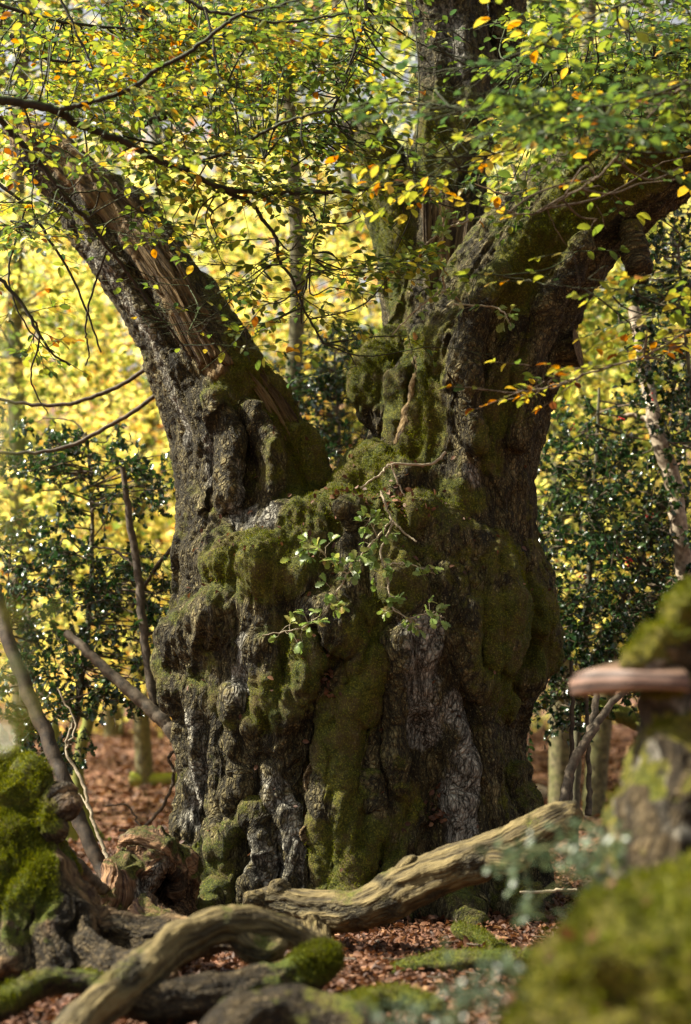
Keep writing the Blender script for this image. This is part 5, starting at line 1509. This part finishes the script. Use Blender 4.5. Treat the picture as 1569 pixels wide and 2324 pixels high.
def q1(rows, Y, r0, r1):
    n = len(rows)
    Y = Y if isinstance(Y, tuple) else (Y, Y)
    return [(327 + .625 * a, 817 + .625 * b, Y[0] + (Y[1] - Y[0]) * i / (n - 1), r0 + (r1 - r0) * i / (n - 1)) for i, (a, b) in enumerate(rows)]
shoot([q1([(1095, 335), (1040, 378), (900, 380), (860, 415), (785, 465)], (9.1, 8.9), 3.6, 2), q1([(860, 475), (880, 530), (900, 580), (945, 625), (990, 660)], (8.95, 8.8), 3, 2), q1([(900, 380), (920, 440), (945, 495)], 8.9, 2.5, 1.5), q1([(900, 580), (850, 640), (800, 700), (740, 780), (680, 870), (650, 920), (560, 975), (430, 1000)], (8.85, 8.6), 2.6, 1.3), q1([(740, 780), (690, 740), (620, 680), (560, 720)], 8.7, 1.8, 1), q1([(905, 590), (860, 700), (885, 780), (890, 850), (905, 900), (960, 940), (990, 980)], (8.85, 8.7), 2.6, 1.3), q1([(885, 740), (960, 740), (1060, 780)], 8.75, 1.6, 1), q1([(960, 940), (1030, 920), (1090, 935)], 8.7, 1.4, .9), q1([(850, 640), (820, 580), (870, 560)], 8.75, 1.6, 1)],
      .058, [(3, .1, 1, 44), (4, .1, 1, 20), (5, .35, 1, 18), (6, .3, 1, 6), (7, .2, 1, 8), (8, .2, 1, 10)], 'pale oak shoot with lobed green leaves on the trunk front')
shoot([[(1050, 690, 9.4, 3), (1010, 660, 9.2, 3), (960, 690, 9.0, 2.2), (890, 760, 8.9, 1.6)], [(1010, 660, 9.2, 2.4), (1000, 560, 9.0, 2), (1010, 480, 8.9, 1.5)], [(1030, 690, 9.3, 2.5), (1130, 700, 9.0, 2), (1160, 740, 8.9, 1.2)], [(1000, 560, 9.0, 1.6), (940, 590, 8.9, 1.4), (900, 620, 8.9, 1)], [(1070, 500, 9.4, 3), (1010, 520, 9.2, 2.5), (960, 560, 9.1, 1.6)], [(1160, 370, 8.9, 3), (1170, 400, 8.8, 3), (1150, 440, 8.7, 2.4), (1060, 410, 8.7, 1.6)]],
      .06, [(0, .2, 1, 12), (1, .1, 1, 18), (2, .2, 1, 10), (3, .1, 1, 14), (4, .1, 1, 10), (5, .2, 1, 6)], 'pale oak shoots with lobed green leaves at the limbs')

# dead leaves caught on the oak's ledges
def caught():
    ok = np.where((OAKN[:, 2] > .25) & (OAKN[:, 1] < .1) & (OAKV[:, 2] > .3) & (OAKV[:, 2] < 3.0))[0]
    i = rng.choice(ok, 240)
    e, _r = on(c1([(760, 520, 1), (840, 450, 1), (900, 470, 1), (1000, 520, 1)]))
    j = rng.choice(np.where(splat(e, .14, OAKV) * (OAKN[:, 1] < .3) > .4)[0], 90)
    e, _r = on(c2([(1060, 690, 1), (1065, 720, 1)])); j2 = rng.choice(np.where(splat(e, .09, OAKV) > .4)[0], 40)
    e, _r = on(c2([(670, 240, 1), (685, 290, 1)])); j3 = rng.choice(np.where(splat(e, .07, OAKV) > .4)[0], 26)
    i = np.concatenate([i, j, j2, j3]); n = len(i)
    link('caught_leaves', leaf_mesh('caught_leaves', BEECH, M['litter'], OAKV[i] + OAKN[i] * .012, rng.normal(size=(n, 3)), OAKN[i] + rng.normal(size=(n, 3)) * .6, rng.uniform(.025, .045, n), np.clip(rng.beta(2, 2.5, n), 0, 1)), None, 'dead brown leaves caught on the ledges of the oak', 'leaf litter', None, 'stuff')
caught()

# soft-focus sprigs close to the camera
def sprig(label, lines, leaf, clusters, mat='grey_leaf', tint=.5, group='blurred leafy sprigs close by'):
    p0 = P(*lines[0][0][:3])
    o = thing('holly_sprig', p0, label, 'sprig', group)
    W = Tubes()
    for i, rows in enumerate(lines):
        p, r = PP(rows); c = catmull(np.concatenate([p, r[:, None]], 1), 6 * len(rows), .002, i); W.add(c[:, :3], np.maximum(c[:, 3], .001), 6)
    link('stem', W.build('stem', M['stem']), o)
    L = Leaves()
    for (x, y, Y, sx, sy, n) in clusters:
        for _ in range(n):
            L.add(P(x + rng.normal() * sx, y + rng.normal() * sy, Y + rng.normal() * .08), rng.normal(size=3), unit(rng.normal(size=3) * .6 + UP), leaf * rng.uniform(.6, 1.2), tint + rng.normal() * .25)
    dress(o, L, HOLLY, M[mat], 280)
sprig('blurred bluish holly sprig in front of the raised branch end', [[(1330, 2120, 4.3, 4), (1320, 2000, 4.3, 4), (1290, 1930, 4.3, 3), (1200, 1930, 4.4, 2.5), (1130, 1960, 4.4, 2)], [(1320, 2000, 4.3, 3), (1370, 1920, 4.2, 2.5), (1400, 1880, 4.2, 2)], [(1310, 1980, 4.3, 2.5), (1220, 2040, 4.3, 2), (1180, 2080, 4.3, 2)]], .030,
      [(1330, 1940, 4.3, 45, 38, 150), (1210, 1930, 4.4, 45, 25, 55), (1150, 1965, 4.4, 25, 18, 30), (1390, 1930, 4.2, 22, 30, 30), (1200, 2070, 4.3, 28, 16, 26)])
sprig('blurred bluish holly tangle low in front of the mossy mound', [[(1120, 2380, 3.9, 4), (1110, 2260, 3.9, 3.5), (1120, 2180, 3.9, 3)], [(1000, 2380, 4.0, 3), (1040, 2280, 4.0, 2.5), (1020, 2200, 4.0, 2)]], .028,
      [(1100, 2250, 3.9, 60, 45, 120), (960, 2300, 4.0, 90, 20, 110), (1160, 2200, 3.9, 25, 25, 30)], tint=.3)
sprig('strongly blurred dark leaves hanging before the loose holly', [[(-40, 1250, 1.9, 3), (10, 1120, 1.9, 2.5), (0, 980, 1.9, 2), (-20, 800, 1.9, 2)]], .030,
      [(-8, 770, 1.9, 12, 30, 8), (0, 960, 1.9, 15, 40, 8), (20, 1180, 1.9, 30, 25, 12), (-5, 1050, 1.9, 15, 60, 10)], mat='holly', tint=.85, group='blurred leafy sprigs close by')
sprig('strongly blurred pale leaves hanging below the blurred dark ones', [[(-40, 1700, 1.9, 3), (20, 1600, 1.9, 2.5), (60, 1450, 1.9, 2), (100, 1380, 1.9, 1.5)]], .026,
      [(70, 1385, 1.9, 40, 22, 8), (20, 1520, 1.9, 20, 35, 8), (30, 1620, 1.9, 35, 30, 12)], mat='holly', tint=.9, group='blurred leafy sprigs close by')
